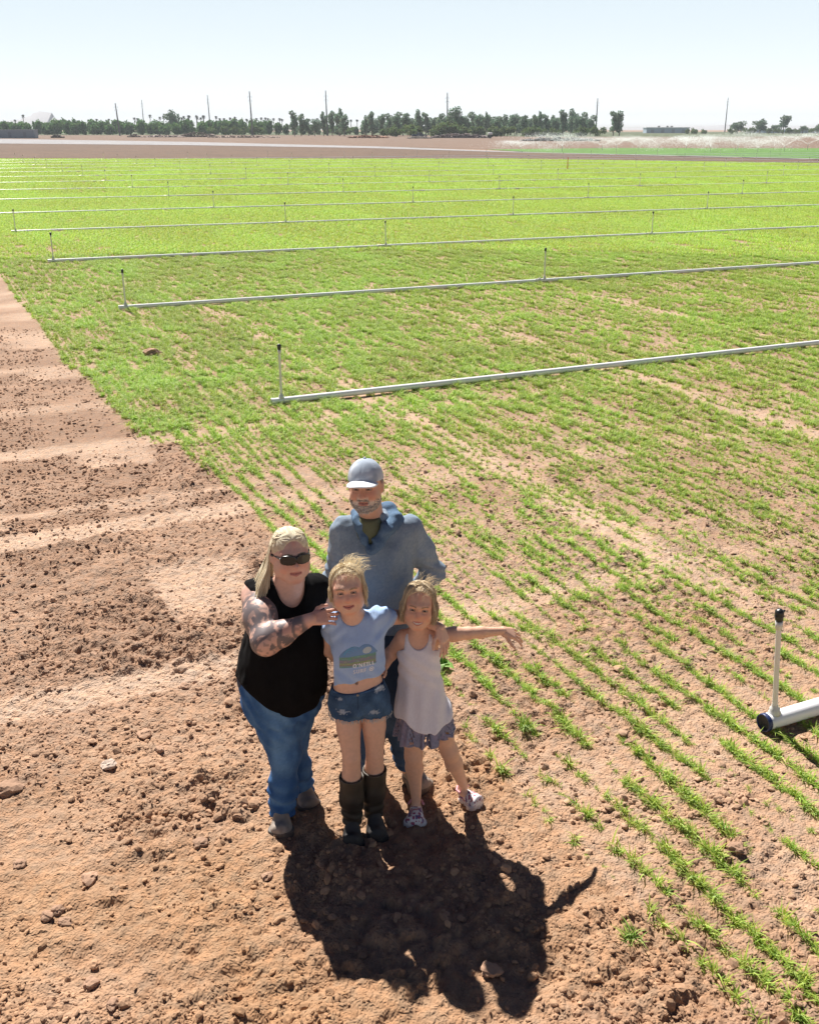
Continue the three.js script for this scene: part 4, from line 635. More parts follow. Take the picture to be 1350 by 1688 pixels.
  // jeans and boots
  const jp = [loft([[0.76, -0.036, -0.02, 0.155, 0.1, 0.105], [0.86, -0.036, -0.02, 0.16, 0.105, 0.11], [0.98, -0.04, -0.025, 0.152, 0.1, 0.105]]), ...chain([[-0.11, 0.82, -0.02, 0.1], [-0.11, 0.47, 0.012, 0.077], [-0.125, 0.1, 0.0, 0.066]], 0.04), ...chain([[0.035, 0.82, -0.02, 0.1], [0.012, 0.45, 0.0, 0.077], [0.07, 0.1, -0.05, 0.066]], 0.04)], jf = union(jp);
  part('jeans', surfOf(jp, 0.008, jean([0.03, 0.055, 0.105], [0.1, 0.18, 0.3], (x, y) => 0.45 * sst(0.75, 0.2, y)), (x, y, z) => smax(jf(x, y, z) + 0.008 * fold(x, y, z, 16, 22, 16, 5) + 0.006 * sin(y * 110 + 5 * n3(x * 12, y * 8, z * 12)) * sst(0.3, 0.12, y), 0.075 - y, 0.008)), denimM, t);
  for (const [a, b] of [[[-0.125, 0.055, -0.02], [-0.15, 0.045, 0.15]], [[0.07, 0.055, -0.065], [0.155, 0.045, 0.055]]]) shoe(t, 'boot', a, b, 0.05, [0.27, 0.215, 0.175], [0.14, 0.11, 0.09]);
}
function shoe(t, name, heel, toe, w, upper, sole, o = {}) { // a shoe from heel to toe with a sole of its own
  const d = nrm3([toe[0] - heel[0], 0, toe[2] - heel[2]]), L = hypot(toe[0] - heel[0], toe[2] - heel[2]) + w * 0.8, f = (x, y, z) => { const px = x - heel[0], pz = z - heel[2], u = px * d[0] + pz * d[2] + w * 0.4, v = px * -d[2] + pz * d[0]; return [u / L, v, y]; };
  const wid = (u) => w * (0.78 + 0.5 * sst(0.3, 0.75, u) - 0.12 * sst(0.85, 1, u)), hgt = (u) => (o.h ?? 0.115) * (1 - (1 - (o.toe ?? 0.5)) * sst(0.35, 0.75, u)) - 0.35 * w * sst(0.86, 1.02, u);
  const out = (u, v, k = 1) => { const e = max(abs(u - 0.5) * 2 - 0.55, 0) / 0.45, lim = wid(clamp(u)) * sqrt(max(0, 1 - e * e)) * k; return max(abs(v) - max(lim, 0.001), (abs(u - 0.5) - 0.5) * L); };
  const lo = [min(heel[0], toe[0]) - w * 1.9, -0.03, min(heel[2], toe[2]) - w * 1.9], hi = [max(heel[0], toe[0]) + w * 1.9, 0.2, max(heel[2], toe[2]) + w * 1.9], base = o.y ?? 0;
  const up = surf((x, y, z) => { const [u, v] = f(x, y, z), yy = y - base, top = hgt(clamp(u)), rnd = smax(out(u, v), yy - top + (v / w) ** 2 * top * 0.35, w * 0.55); return max(rnd + 0.003 * fold(x, y, z, 30, 30, 30, 4), 0.012 - yy); }, lo, hi, o.cell ?? 0.0055, o.paint ?? ((x, y, z) => mulc(upper, 0.75 + 0.5 * n3(x * 60, y * 60, z * 60)))), sl = surf((x, y, z) => { const [u, v] = f(x, y, z), yy = y - base; return smax(out(u, v, 1.07) - 0.002, max(yy - 0.021, -0.025 - yy), 0.008); }, lo, hi, 0.0055, weave(sole, 80, 0.3));
  const s = part(name, up, shoeM, t); part('sole', sl, shoeM, s); return s;
}

// ---- the woman
{
  const t = thing('person', 'woman in a black sleeveless top, sunglasses and blue jeans with a tattooed arm', 'person', [-0.6, 0, -4.2]); t.rotation.x = -0.075; t.scale.setScalar(0.965);
  const skin = [0.68, 0.42, 0.33], F = frame([0.062, 1.44, -0.02], 0.36, 0.06, 0.02, 1.02), o = { brow: [0.25, 0.17, 0.1], lips: [0.5, 0.2, 0.18], flush: [0.58, 0.25, 0.2], iris: [0.1, 0.1, 0.1], width: 1.06, jaw: 1.12, smile: 0.3 };
  const yaw = 0.42, shA = [-0.105, 1.205, -0.1], elA = [-0.045, 1.075, 0.15], wrA = [0.168, 1.195, 0.175], shB = [0.155, 1.22, -0.17], elB = [0.225, 0.98, -0.25], haB = [0.28, 0.86, -0.12];
  const torso = (k) => loft([[0.64, -0.01, -0.07, 0.168 + k, 0.142 + k, 0.165 + k], [0.76, -0.012, -0.06, 0.2 + k, 0.17 + k, 0.175 + k], [0.9, 0.0, -0.05, 0.19 + k, 0.178 + k, 0.155 + k], [1.03, 0.026, -0.05, 0.178 + k, 0.172 + k, 0.135 + k], [1.12, 0.03, -0.07, 0.172 + k, 0.148 + k, 0.13 + k], [1.21, 0.03, -0.095, 0.155 + k, 0.1 + k, 0.105 + k], [1.27, 0.035, -0.09, 0.1 + k * 0.8, 0.075 + k * 0.7, 0.08 + k], [1.3, 0.04, -0.08, 0.07, 0.06, 0.065]], yaw);
  const body = [torso(-0.012), ell([0.1, 1.06, 0.02], [0.075, 0.075, 0.065], 0.05), ell([0.0, 1.05, 0.05], [0.075, 0.075, 0.065], 0.05), cone([0.038, 1.25, -0.075], [0.055, 1.38, -0.035], 0.067, 0.062, 0.05),
    ...chain([[...shA, 0.088], [...V3(shA, elA, 0.5), 0.086], [...elA, 0.066]], 0.04), ...chain([[...elA, 0.064], [...V3(elA, wrA, 0.35), 0.058], [...wrA, 0.03]], 0.03), ...chain([[...shB, 0.07], [...V3(shB, elB, 0.5), 0.066], [...elB, 0.055], [...haB, 0.032]], 0.04),
    ...chain([[-0.08, 0.66, -0.05, 0.108], [0.0, 0.4, -0.03, 0.06], [-0.03, 0.08, -0.05, 0.05]], 0.04), ...chain([[0.07, 0.66, -0.1, 0.1], [0.022, 0.4, -0.16, 0.062], [0.045, 0.08, -0.27, 0.05]], 0.04), cone([-0.03, 0.05, -0.05], [-0.022, 0.03, 0.04], 0.028, 0.018), cone([0.045, 0.05, -0.27], [0.085, 0.03, -0.2], 0.028, 0.018)];
  const hA = handPrims(wrA, [0.85, 0.0, -0.34], [0.25, 0.6, 0.75], [-0.3, 0.8, 0], 0.9, 0.3, 0.08), hB = handPrims(haB, [0.5, -0.6, 0.5], [0, 0, 1], [1, 0, 0], 0.9, 0.4);
  const segd = (p, a, b) => { const ab = sub3(b, a), tt = clamp(dot3(sub3(p, a), ab) / dot3(ab, ab)); return [len3(sub3(p, add3(a, ab, tt))), tt]; };
  const sk = (x, y, z) => {                    // the sleeve of tattoos on her arm
    let c = mulc(skin, 0.93 + 0.14 * n3(x * 110, y * 110, z * 110));
    if (z > 0.02 && y > 1.14 && y < 1.3 && x > 0) c = mixc(c, [0.6, 0.25, 0.2], 0.45 * n3(x * 20, y * 20, z * 20));
    const [d1, t1] = segd([x, y, z], shA, elA), [d2, t2] = segd([x, y, z], elA, wrA), on = max(d1 < 0.115 ? sst(0.0, 0.25, t1 + 0.25 * (n3(x * 18, y * 18, z * 18) - 0.5)) : 0, d2 < 0.09 && t2 > 0.02 ? sst(0.96, 0.86, t2) : 0);
    if (on > 0.1 && x < 0.2 && (x < -0.02 || z > 0.06 || d1 < 0.1)) {
      const wx = n3(x * 17, y * 17, z * 17) * 2.6, wy = n3(x * 17 + 9, y * 17, z * 17 + 4) * 2.6, s = sin((x + z) * 46 + wx * 5) * cos(y * 52 + wy * 5), ring = sin(hypot(x + 0.11, y - 1.13, z - 0.06) * 150 + wx), bold = n3(x * 26 + wx, y * 26 + wy, z * 26);
      const k = clamp(max(sst(0.3, 0.42, s), sst(0.6, 0.75, ring) * 0.85, sst(0.52, 0.57, bold), 0.5 * sst(0.56, 0.6, n3(x * 70, y * 70, z * 70))) + 0.1) * on;
      c = mixc(c, [0.075, 0.085, 0.105], 0.86 * k);
    }
    return c;
  };
  bodyMesh(t, [surfOf(body, 0.0052, sk), headGeo(F, o, skin), surfOf(hA, 0.003, sk), surfOf(hB, 0.0035, sk)]); eyes(F, o, t);
  // black top
  const tp = [torso(0.024), cone([-0.02, 1.25, -0.075], [-0.105, 1.205, -0.1], 0.075, 0.097, 0.04), cone([0.09, 1.25, -0.12], [0.155, 1.21, -0.17], 0.07, 0.085, 0.04), ell([0.103, 1.055, 0.027], [0.082, 0.083, 0.07], 0.05), ell([-0.002, 1.048, 0.058], [0.082, 0.083, 0.07], 0.05)], tf = union(tp), cs = cos(yaw), sn = sin(yaw);
  const top = surfOf(tp, 0.0068, weave([0.0055, 0.0055, 0.0065], 240, 0.4), (x, y, z) => {
    let d = tf(x, y, z); if (d > 0.05) return d;
    const dx = x - 0.03, dz = z + 0.09, q = cs * dx - sn * dz, f = sn * dx + cs * dz;   // across and ahead of her
    d += 0.012 * fold(x, y, z, 15, 9, 15, 3) + 0.006 * fold(x, y, z, 36, 18, 36, 13) + 0.006 * sin(q * 55 + 4 * n3(x * 9, y * 5, z * 9)) * sst(1.02, 0.78, y);
    const neckV = f > -0.03 ? hypot(q * 1.0, min(0, y - 1.285) * 0.7) - 0.07 : hypot(q, y - 1.31) - 0.075, arm = hypot(max(0, abs(q) - 0.062 + (y - 1.2) * 0.1) * -1 + 0.0, 0);
    d = smax(d, -neckV, 0.008);
    if (abs(q) > 0.07 && y > 1.06) { const a = dot3(sub3([x, y, z], [-0.128, 1.225, -0.07]), [-0.74, -0.58, 0.34]), b = dot3(sub3([x, y, z], [0.222, 1.2, -0.18]), [0.8, -0.55, -0.2]); d = smax(d, q < 0 ? min(a, y - 1.08) : min(b, y - 1.08), 0.008); }
    return smax(d, 0.645 + 2.6 * q * q + 0.004 * sin(q * 30) - y, 0.008);
  });
  part('sleeveless_top', top, clothM, t);
  // jeans
  const jp = [loft([[0.6, -0.008, -0.07, 0.168, 0.145, 0.17], [0.72, -0.01, -0.064, 0.203, 0.172, 0.183], [0.86, 0.0, -0.052, 0.201, 0.183, 0.168]], yaw), ...chain([[-0.075, 0.66, -0.045, 0.116], [-0.03, 0.53, -0.03, 0.092], [0.0, 0.39, -0.03, 0.07], [-0.016, 0.2, -0.045, 0.064], [-0.028, 0.06, -0.045, 0.07]], 0.06), ...chain([[0.07, 0.66, -0.1, 0.11], [0.022, 0.4, -0.16, 0.072], [0.034, 0.2, -0.23, 0.068], [0.045, 0.06, -0.265, 0.072]], 0.05)], jf = union(jp);
  const front = (x, y, z) => exp(-(((x - 0.0) / 0.06) ** 2)) * sst(-0.05, 0.06, z) * sst(0.15, 0.45, y) * 0.55;
  part('jeans', surfOf(jp, 0.007, jean([0.025, 0.085, 0.24], [0.14, 0.3, 0.54], (x, y, z) => 0.22 + front(x, y, z) + 0.2 * sin(y * 60 + x * 20) * sst(0.3, 0.1, y)), (x, y, z) => smax(jf(x, y, z) + 0.008 * fold(x, y, z, 14, 16, 14, 5) + 0.005 * fold(x, y, z, 40, 50, 40, 15) + 0.006 * sin(y * 85 + 6 * n3(x * 9, y * 6, z * 9)) * sst(0.36, 0.1, y) + 0.004 * sin(y * 70 + x * 90 + 4 * n3(x * 12, y * 9, z * 12)) * sst(0.4, 0.6, y) + max(0, y - 0.79) * 2, 0.035 + 0.25 * max(0, z + 0.12) * 0.4 - y, 0.008)), denimM, t);
  part('pocket_flap', surfOf([ell([-0.2, 0.79, -0.04], [0.022, 0.05, 0.05])], 0.006, weave([0.09, 0.1, 0.14], 200)), clothM, t);
  shoe(t, 'shoe', [-0.03, 0.05, -0.07], [-0.02, 0.045, 0.085], 0.047, [0.3, 0.25, 0.21], [0.1, 0.085, 0.075]); shoe(t, 'shoe', [0.045, 0.05, -0.28], [0.108, 0.045, -0.155], 0.047, [0.22, 0.18, 0.15], [0.1, 0.085, 0.075]);
  // sunglasses
  const gl = std(col(0.006, 0.006, 0.007), 0.08), fr = std(col(0.012, 0.01, 0.01), 0.25), gf = (x, y, z) => { let d = 1; for (const s of [-1, 1]) { const u = (x - s * 0.035) , w = max(abs((y - 0.004 + s * 0 + u * s * -0.06)) / 0.0195, abs(u) / 0.031), r = hypot(u / 0.0315, (y - 0.004) / 0.0205); d = min(d, max((lerp(w, r, 0.6) - 1) * 0.02, abs(z - 0.1025 + u * s * 0.34 + u * u * 4) - 0.0032)); } return d; };
  const sg = part('sunglasses', mergeGeometries([surf((x, y, z) => { let d = gf(x, y, z); return abs(d) - 0.0001 < 0 ? d - 0.0028 : d - 0.0028; }, [-0.09, -0.03, 0.06], [0.09, 0.04, 0.125], 0.003), surfOf([cone([-0.008, 0.012, 0.106], [0.008, 0.012, 0.106], 0.003), ...[-1, 1].map((s) => cone([s * 0.068, 0.011, 0.084], [s * 0.085, 0.012, 0.0], 0.0045, 0.003)), ...[-1, 1].map((s) => cone([s * 0.085, 0.012, 0.0], [s * 0.086, -0.004, -0.03], 0.003, 0.003))], 0.0022)]).applyMatrix4(F.m), fr, t);
  part('lens', surf((x, y, z) => gf(x, y, z + 0.0 - 0.0022) - 0.0005, [-0.09, -0.03, 0.06], [0.09, 0.04, 0.13], 0.0026).applyMatrix4(F.m), gl, sg);
  // hair drawn back from the forehead into a long fall behind the shoulder
  const R = rng(11), hs = [], blond = (k) => mixc([0.52, 0.4, 0.24], [0.95, 0.87, 0.66], k), tie = [-0.02, 0.03, -0.112];
  for (let i = 0; i < 900; i++) {
    const az = (R() * 2 - 1) * 2.6, po = 0.1 + R() * (abs(az) < 1 ? 0.62 : 1.25), p0 = skull(az, po + (abs(az) < 0.95 ? 0.12 : 0), 1.0), q1 = skull(lerp(az, az < 0 ? -PI : PI, 0.4), lerp(po, 1.35, 0.45), 1.045 + 0.03 * R()), q2 = skull(lerp(az, az < 0 ? -PI : PI, 0.8), lerp(po, 1.5, 0.8), 1.06);
    hs.push({ pts: [p0, q1, q2, add3(tie, [(R() - 0.5) * 0.02, (R() - 0.5) * 0.02, 0])], r0: 0.0021, r1: 0.0022, c: blond(clamp(0.25 + 0.75 * R() + (po < 0.6 ? 0.2 : -0.25))) });
  }
  for (let i = 0; i < 420; i++) { const a = R() * 6.28, r = sqrt(R()), u = R(), ex = (R() - 0.5) * 0.05; hs.push({ pts: [add3(tie, [cos(a) * 0.016 * r, sin(a) * 0.016 * r, 0.01]), [-0.06 + cos(a) * 0.028 * r, -0.035 + sin(a) * 0.02, -0.135], [-0.105 + cos(a) * 0.034 * r + ex * 0.4, -0.12, -0.12 + sin(a) * 0.03 * r], [-0.145 + cos(a) * 0.035 * r + ex, -0.2 - 0.03 * u, -0.1 + sin(a) * 0.03], [-0.165 + cos(a) * 0.03 * r + ex, -0.25 - 0.07 * u, -0.1 + sin(a) * 0.025]], r0: 0.0026, r1: 0.0008, c: blond(clamp(0.45 + 0.55 * R())) }); }
  for (let i = 0; i < 420; i++) { const az = -1.45 - 1.3 * R(), e = (R() - 0.5), g = (R() - 0.5) * 0.05; hs.push({ pts: [skull(az, 0.45 + 0.7 * R(), 1.04), skull(az, 1.45, 1.1), [-0.098 + g * 0.3, -0.06, -0.06 + e * 0.05], [-0.125 + g, -0.14, -0.06 + e * 0.06], [-0.15 + g * 1.3, -0.2 - 0.07 * R(), -0.05 + e * 0.07]], r0: 0.0022, r1: 0.0008, c: blond(clamp(0.3 + 0.7 * R())) }); }
  for (let i = 0; i < 90; i++) { const s = R() < 0.6 ? -1 : 1, p0 = skull(s * (1.15 + 0.3 * R()), 0.9 + 0.3 * R(), 1.03); hs.push({ pts: [p0, skull(s * (1.7 + 0.2 * R()), 1.45, 1.08), [s * 0.09, -0.03 - 0.03 * R(), -0.06], [s * 0.085 - 0.02, -0.1 - 0.05 * R(), -0.085]], r0: 0.003, r1: 0.001, c: blond(clamp(0.1 + 0.7 * R())) }); }
  const capG = surf((x, y, z) => max((hypot(x / 0.087, (y - 0.035) / 0.096, (z + 0.016) / 0.105) - 1) * 0.09 + 0.0014 * sin(Math.atan2(x, y - 0.03) * 110), z * 0.75 - 0.052 + max(0, 0.045 - y) * 1.5, -0.05 - y), [-0.11, -0.08, -0.14], [0.11, 0.15, 0.11], 0.0045, (x, y, z) => blond(clamp(0.35 + 0.7 * n3(Math.atan2(x, y - 0.03) * 22, z * 10, 3))));
  capG.applyMatrix4(F.m); part('hair', mergeGeometries([capG, strands(hs, F)]), hairM, t);
}
// ---- shared hair of the girls: falls from a parting to the sides of the face
function girlHair(F, t, seed, o) {
  const R = rng(seed), hs = [];
  for (let i = 0; i < o.n; i++) {
    const az0 = (R() * 2 - 1) * PI, s = az0 < 0 ? -1 : 1, w = o.window, azE = abs(az0) < w ? s * (w + 0.25 * R()) : az0, L = o.len(azE) * (0.6 + 0.65 * R()), k = 1.0 + 0.095 * R() * R() + 0.02 * R(), jit = () => (R() - 0.5) * 0.012, pts = [];
    pts.push(skull(az0 * 0.5 + 0.15 * (R() - 0.5), 0.12 + 0.25 * R(), k * 0.99));
    pts.push(skull(lerp(az0, azE, 0.75), 0.72, k)); pts.push(skull(azE, 1.2, k)); const e = skull(azE, 1.62, k * 1.0); pts.push(e);
    const flare = o.flare + 0.012 * R(); pts.push([e[0] * (1 + flare * 2) + jit(), e[1] - L * 0.5, e[2] * 0.96 + 0.004 + jit()]); pts.push([e[0] * (1 + flare) + (R() - 0.5) * 0.02, e[1] - L, e[2] * 0.9 + (R() - 0.5) * 0.015]);
    hs.push({ pts, r0: 0.002, r1: 0.0008, c: o.colour(R(), azE, k) });
  }
  for (let i = 0; i < o.wisps; i++) { const az = o.wispAz + (R() - 0.5) * 4.4, p = skull(az, 0.2 + 1.1 * R(), 1.05), d = [o.wind[0] * R() * 0.7 + sin(az) * 0.02, 0.012 + 0.025 * R(), o.wind[1] * R() + cos(az) * 0.015]; hs.push({ pts: [p, add3(p, [d[0] * 0.4, d[1], d[2] * 0.4]), add3(p, [d[0], d[1] * 0.9, d[2]])], r0: 0.0007, r1: 0.0003, c: o.colour(0.6 + 0.4 * R(), az, 1) }); }
  const g = surf((x, y, z) => max((hypot(x / 0.0835, (y - 0.035) / 0.0935, (z + 0.013) / 0.1015) - 1) * 0.09 + 0.0025 * sin(Math.atan2(x, z) * 50), z - (0.014 + o.line * max(0, y + 0.02)), o.low - y), [-0.11, -0.16, -0.14], [0.11, 0.15, 0.12], 0.0045, (x, y, z) => o.colour(clamp(0.3 + 0.6 * n3(Math.atan2(x, z) * 16, y * 14, 2)), Math.atan2(x, z), 1));
  g.applyMatrix4(F.m); part('hair', mergeGeometries([g, strands(hs, F)]), hairM, t);
}
// ---- the older girl
{
  const t = thing('person', 'girl in a light blue cropped shirt, denim shorts and dark tall boots', 'person', [-0.23, 0, -4.1]); t.rotation.x = -0.065; t.scale.setScalar(0.972);
  const skin = [0.73, 0.46, 0.335], F = frame([-0.046, 1.318, 0.0], 0.03, 0.08, 0.1, 0.92), o = { child: 1, nose: 0.85, smile: 1.0, brow: [0.3, 0.2, 0.12], lips: [0.52, 0.2, 0.17], flush: [0.6, 0.24, 0.18], iris: [0.06, 0.07, 0.08], width: 1.03 };
  const shA = [-0.108, 1.14, -0.045], shB = [0.092, 1.158, -0.05], elA = [-0.165, 0.97, -0.13], haA = [-0.1, 0.86, -0.2], elB = [0.25, 1.1, -0.2], wrB = [0.382, 1.085, -0.1], yaw = 0.05;
  const torso = (k, w = 0) => loft([[0.7, -0.002, -0.035, 0.118 + k, 0.082 + k, 0.09 + k], [0.79, -0.004, -0.03, 0.122 + k, 0.082 + k, 0.088 + k], [0.87, -0.008, -0.03, 0.112 + k + w, 0.078 + k, 0.075 + k], [0.96, -0.008, -0.03, 0.108 + k + w, 0.076 + k, 0.07 + k], [1.06, -0.006, -0.035, 0.114 + k, 0.078 + k, 0.075 + k], [1.13, -0.006, -0.045, 0.112 + k, 0.06 + k, 0.068 + k], [1.175, -0.012, -0.045, 0.07 + k, 0.045 + k, 0.052 + k], [1.2, -0.03, -0.04, 0.045, 0.04, 0.045]], yaw);
  const armB = [...chain([[...shB, 0.042], [...elB, 0.032]], 0.03), ...chain([[...elB, 0.031], [...V3(elB, wrB, 0.4), 0.03], [...wrB, 0.021]], 0.02)];
  const legA = [[-0.062, 0.73, -0.03, 0.068], [-0.054, 0.6, -0.01, 0.057], [-0.042, 0.455, 0.005, 0.043], [-0.045, 0.35, -0.015, 0.046], [-0.047, 0.09, -0.035, 0.03]], legB = [[0.06, 0.73, -0.04, 0.068], [0.066, 0.6, -0.04, 0.057], [0.068, 0.45, -0.05, 0.043], [0.064, 0.35, -0.08, 0.046], [0.056, 0.09, -0.1, 0.03]];
  const body = [torso(0), cone([-0.02, 1.15, -0.045], [-0.04, 1.24, -0.01], 0.042, 0.04, 0.04), ...armB, ...chain([[...shA, 0.042], [...elA, 0.033], [...haA, 0.023]], 0.03), ...chain(legA, 0.008), ...chain(legB, 0.008), cone([-0.047, 0.05, -0.03], [-0.044, 0.03, 0.03], 0.025, 0.018), cone([0.056, 0.05, -0.1], [0.07, 0.03, -0.03], 0.025, 0.018)];
  const hB = handPrims(wrB, [0.28, -0.9, 0.25], [0.7, 0.3, 0.6], [-0.6, 0, 0.7], 0.8, 0.25, 0.12, 0.25), hA = handPrims(haA, [0.6, -0.4, -0.2], [0, 0, -1], [0, 1, 0], 0.75, 0.4);
  const sk = (x, y, z) => { let c = mulc(skin, 0.93 + 0.14 * n3(x * 110, y * 110, z * 110)); if (z > 0 && hypot(x + 0.009, y - 0.868) < 0.0085) c = mulc(c, 0.42); return c; };
  const nav = (f) => (x, y, z) => { const d = f(x, y, z); return z > 0 ? smax(d, -(hypot((x + 0.009) * 1.4, y - 0.868, (z - 0.052) * 0.55) - 0.0085), 0.008) : d; };
  bodyMesh(t, [surfOf(body, 0.0055, sk, nav(union(body))), headGeo(F, o, skin, 0.0035), surfOf(hB, 0.003, sk), surfOf(hA, 0.0035, sk)]); eyes(F, o, t);
  // cropped shirt
  const sp = [torso(0.009, 0.012), cone(shA, V3(shA, elA, 0.55), 0.053, 0.05, 0.04), cone(shB, V3(shB, elB, 0.36), 0.053, 0.05, 0.04)], sf = union(sp);
  const blue = [0.39, 0.55, 0.82], endA = V3(shA, elA, 0.5), dA = nrm3(sub3(elA, shA)), endB = V3(shB, elB, 0.33), dB = nrm3(sub3(elB, shB));
  const shirt = surfOf(sp, 0.0052, weave(blue, 260, 0.1), (x, y, z) => {
    let d = sf(x, y, z); if (d > 0.03) return d;
    d += 0.009 * fold(x, y, z, 22, 14, 22, 2) + 0.004 * fold(x, y, z, 48, 30, 48, 12) + 0.0035 * sin((x * 0.6 + y) * 85 + 5 * n3(x * 10, y * 10, z * 10)) * sst(0.98, 0.9, y) + 0.004 * sin((x * 0.9 - y * 0.7) * 100 + 4 * n3(x * 12, y * 12, z * 12)) * sst(0.03, 0.1, abs(x)) * sst(1.02, 1.1, y);
    d = smax(d, -(hypot(x + 0.03, (y - 1.205) * 0.95, (z - 0.01) * 0.75) - 0.058), 0.006);
    d = smax(d, dot3(sub3([x, y, z], endA), dA) - (x > -0.12 && y < 1.05 ? 1 : 0), 0.006); if (x > 0.09) d = smax(d, dot3(sub3([x, y, z], endB), dB), 0.006);
    return smax(d, 0.878 + 0.22 * x - 0.5 * max(0, -x - 0.06) * 0.2 + 0.006 * sin(x * 60) + (z < -0.03 ? 0.012 : 0) - y, 0.005);
  });
  const shirtMesh = part('cropped_shirt', shirt, clothM, t);
  {                                            // print on the chest: coloured bands, a pale wave, two lines of lettering and a round mark
    const cv = document.createElement('canvas'); cv.width = 512; cv.height = 512; const c = cv.getContext('2d'); c.clearRect(0, 0, 512, 512);
    c.fillStyle = 'rgba(128,168,212,0.75)'; c.beginPath(); c.moveTo(20, 200); c.quadraticCurveTo(120, 60, 250, 120); c.quadraticCurveTo(330, 40, 430, 150); c.lineTo(470, 215); c.lineTo(20, 215); c.fill();
    c.strokeStyle = 'rgba(96,165,200,0.7)'; c.lineWidth = 9; for (let i = 0; i < 4; i++) { c.beginPath(); c.arc(120 + i * 24, 200, 50 + i * 18, 3.3, 5.6); c.stroke(); }
    c.fillStyle = 'rgba(205,215,210,0.8)'; c.beginPath(); c.ellipse(350, 165, 52, 40, 0, 0, 6.3); c.fill();
    [['rgba(125,170,150,0.8)', 215, 38], ['rgba(150,150,160,0.8)', 253, 40], ['rgba(160,175,130,0.8)', 293, 24], ['rgba(165,150,130,0.75)', 317, 16], ['rgba(120,165,170,0.9)', 333, 22]].forEach(([f, y, h]) => { c.fillStyle = f; c.fillRect(20, y, 430, h); });
    const r = rng(5); for (let i = 0; i < 140; i++) { c.fillStyle = `rgba(${90 + r() * 120},${120 + r() * 100},${110 + r() * 90},0.35)`; c.fillRect(20 + r() * 410, 215 + r() * 135, 8 + r() * 40, 3 + r() * 7); }
    c.fillStyle = 'rgb(240,243,248)'; c.font = 'bold 68px sans-serif'; c.fillText("O'NEILL", 176, 366); c.font = 'bold 66px sans-serif'; c.fillText('SURF', 180, 438); c.beginPath(); c.arc(398, 414, 28, 0, 6.3); c.fill(); c.strokeStyle = 'rgb(120,150,190)'; c.lineWidth = 5; c.beginPath(); c.arc(398, 414, 15, 0, 6.3); c.stroke();
    const im = c.getImageData(0, 0, 512, 512).data; for (let i = 0; i < 0; i++) im[i];
    const tx = new THREE.CanvasTexture(cv); tx.colorSpace = THREE.SRGBColorSpace;
    const P = shirt.attributes.position, N = shirt.attributes.normal, I = shirt.index.array, map = new Map(), pos = [], uv = [], idx = [], X0 = -0.095, W = 0.2, Y0 = 0.895, H = 0.2, S = (x, y) => [(x - X0) / W, (y - Y0 - 0.14 * (x + 0.0)) / H];
    for (let i = 0; i < I.length; i += 3) { let ok = true; for (let k = 0; k < 3; k++) { const v = I[i + k], [a, b] = S(P.getX(v), P.getY(v)); if (N.getZ(v) < 0.15 || P.getZ(v) < 0 || a < 0.01 || a > 0.99 || b < 0.01 || b > 0.99) ok = false; } if (!ok) continue; for (let k = 0; k < 3; k++) { const v = I[i + k]; if (!map.has(v)) { map.set(v, pos.length / 3); pos.push(P.getX(v) + N.getX(v) * 0.0015, P.getY(v) + N.getY(v) * 0.0015, P.getZ(v) + N.getZ(v) * 0.0015); uv.push(...S(P.getX(v), P.getY(v))); } idx.push(map.get(v)); } }
    part('shirt_print', meshOf(pos, idx, null, uv), new THREE.MeshStandardMaterial({ map: tx, transparent: true, roughness: 0.9 }), shirtMesh);
  }
  // denim shorts with frayed hems
  const dp = [loft([[0.7, -0.002, -0.035, 0.13, 0.094, 0.102], [0.79, -0.004, -0.03, 0.131, 0.092, 0.098], [0.845, -0.006, -0.03, 0.122, 0.09, 0.09]], yaw), cone([-0.064, 0.75, -0.033], [-0.064, 0.64, -0.022], 0.082, 0.086, 0.03), cone([0.062, 0.75, -0.04], [0.072, 0.64, -0.04], 0.08, 0.084, 0.03)], df = union(dp);
  const hemS = (x) => 0.668 + 0.1 * abs(x);
  const shorts = part('denim_shorts', surfOf(dp, 0.005, (x, y, z) => {
    let c = mulc(mixc([0.028, 0.06, 0.125], [0.1, 0.19, 0.32], clamp(0.3 + 0.9 * (n3(x * 24, y * 24, z * 24) - 0.45))), 0.8 + 0.4 * n3(x * 420, y * 200, z * 420));
    const rip = (px, py, rx, ry) => sst(1.15, 0.75, hypot((x - px) / rx, (y - py) / ry) + 1.3 * (n3(x * 130, y * 380, 1) - 0.5)); if (z > 0) c = mixc(c, [0.42, 0.49, 0.57], 0.75 * max(rip(-0.075, 0.725, 0.026, 0.011), rip(0.075, 0.72, 0.022, 0.01), rip(-0.09, 0.79, 0.012, 0.008), rip(0.1, 0.83, 0.022, 0.016)));
    if (z > 0.02 && abs(y - 0.825 - x * 0.1) < 0.003) c = mulc(c, 1.7); if (z > 0 && abs(x + 0.004) < 0.003 && y > 0.74) c = mulc(c, 0.6);
    return c;
  }, (x, y, z) => smax(smax(df(x, y, z) + 0.006 * fold(x, y, z, 26, 26, 26, 6) + 0.0035 * sin(x * 120 + y * 60 + 4 * n3(x * 15, y * 15, z * 15)) * sst(0.78, 0.72, y) + (z > 0 ? 0.002 * exp(-((y - 0.806 - x * 0.1) ** 2) / 0.000006) : 0), hemS(x) + 0.002 * sin(x * 300) - y, 0.004), y - 0.842 - 0.22 * x + 0.02 * (1 - (x / 0.12) ** 2), 0.004)), denimM, t);
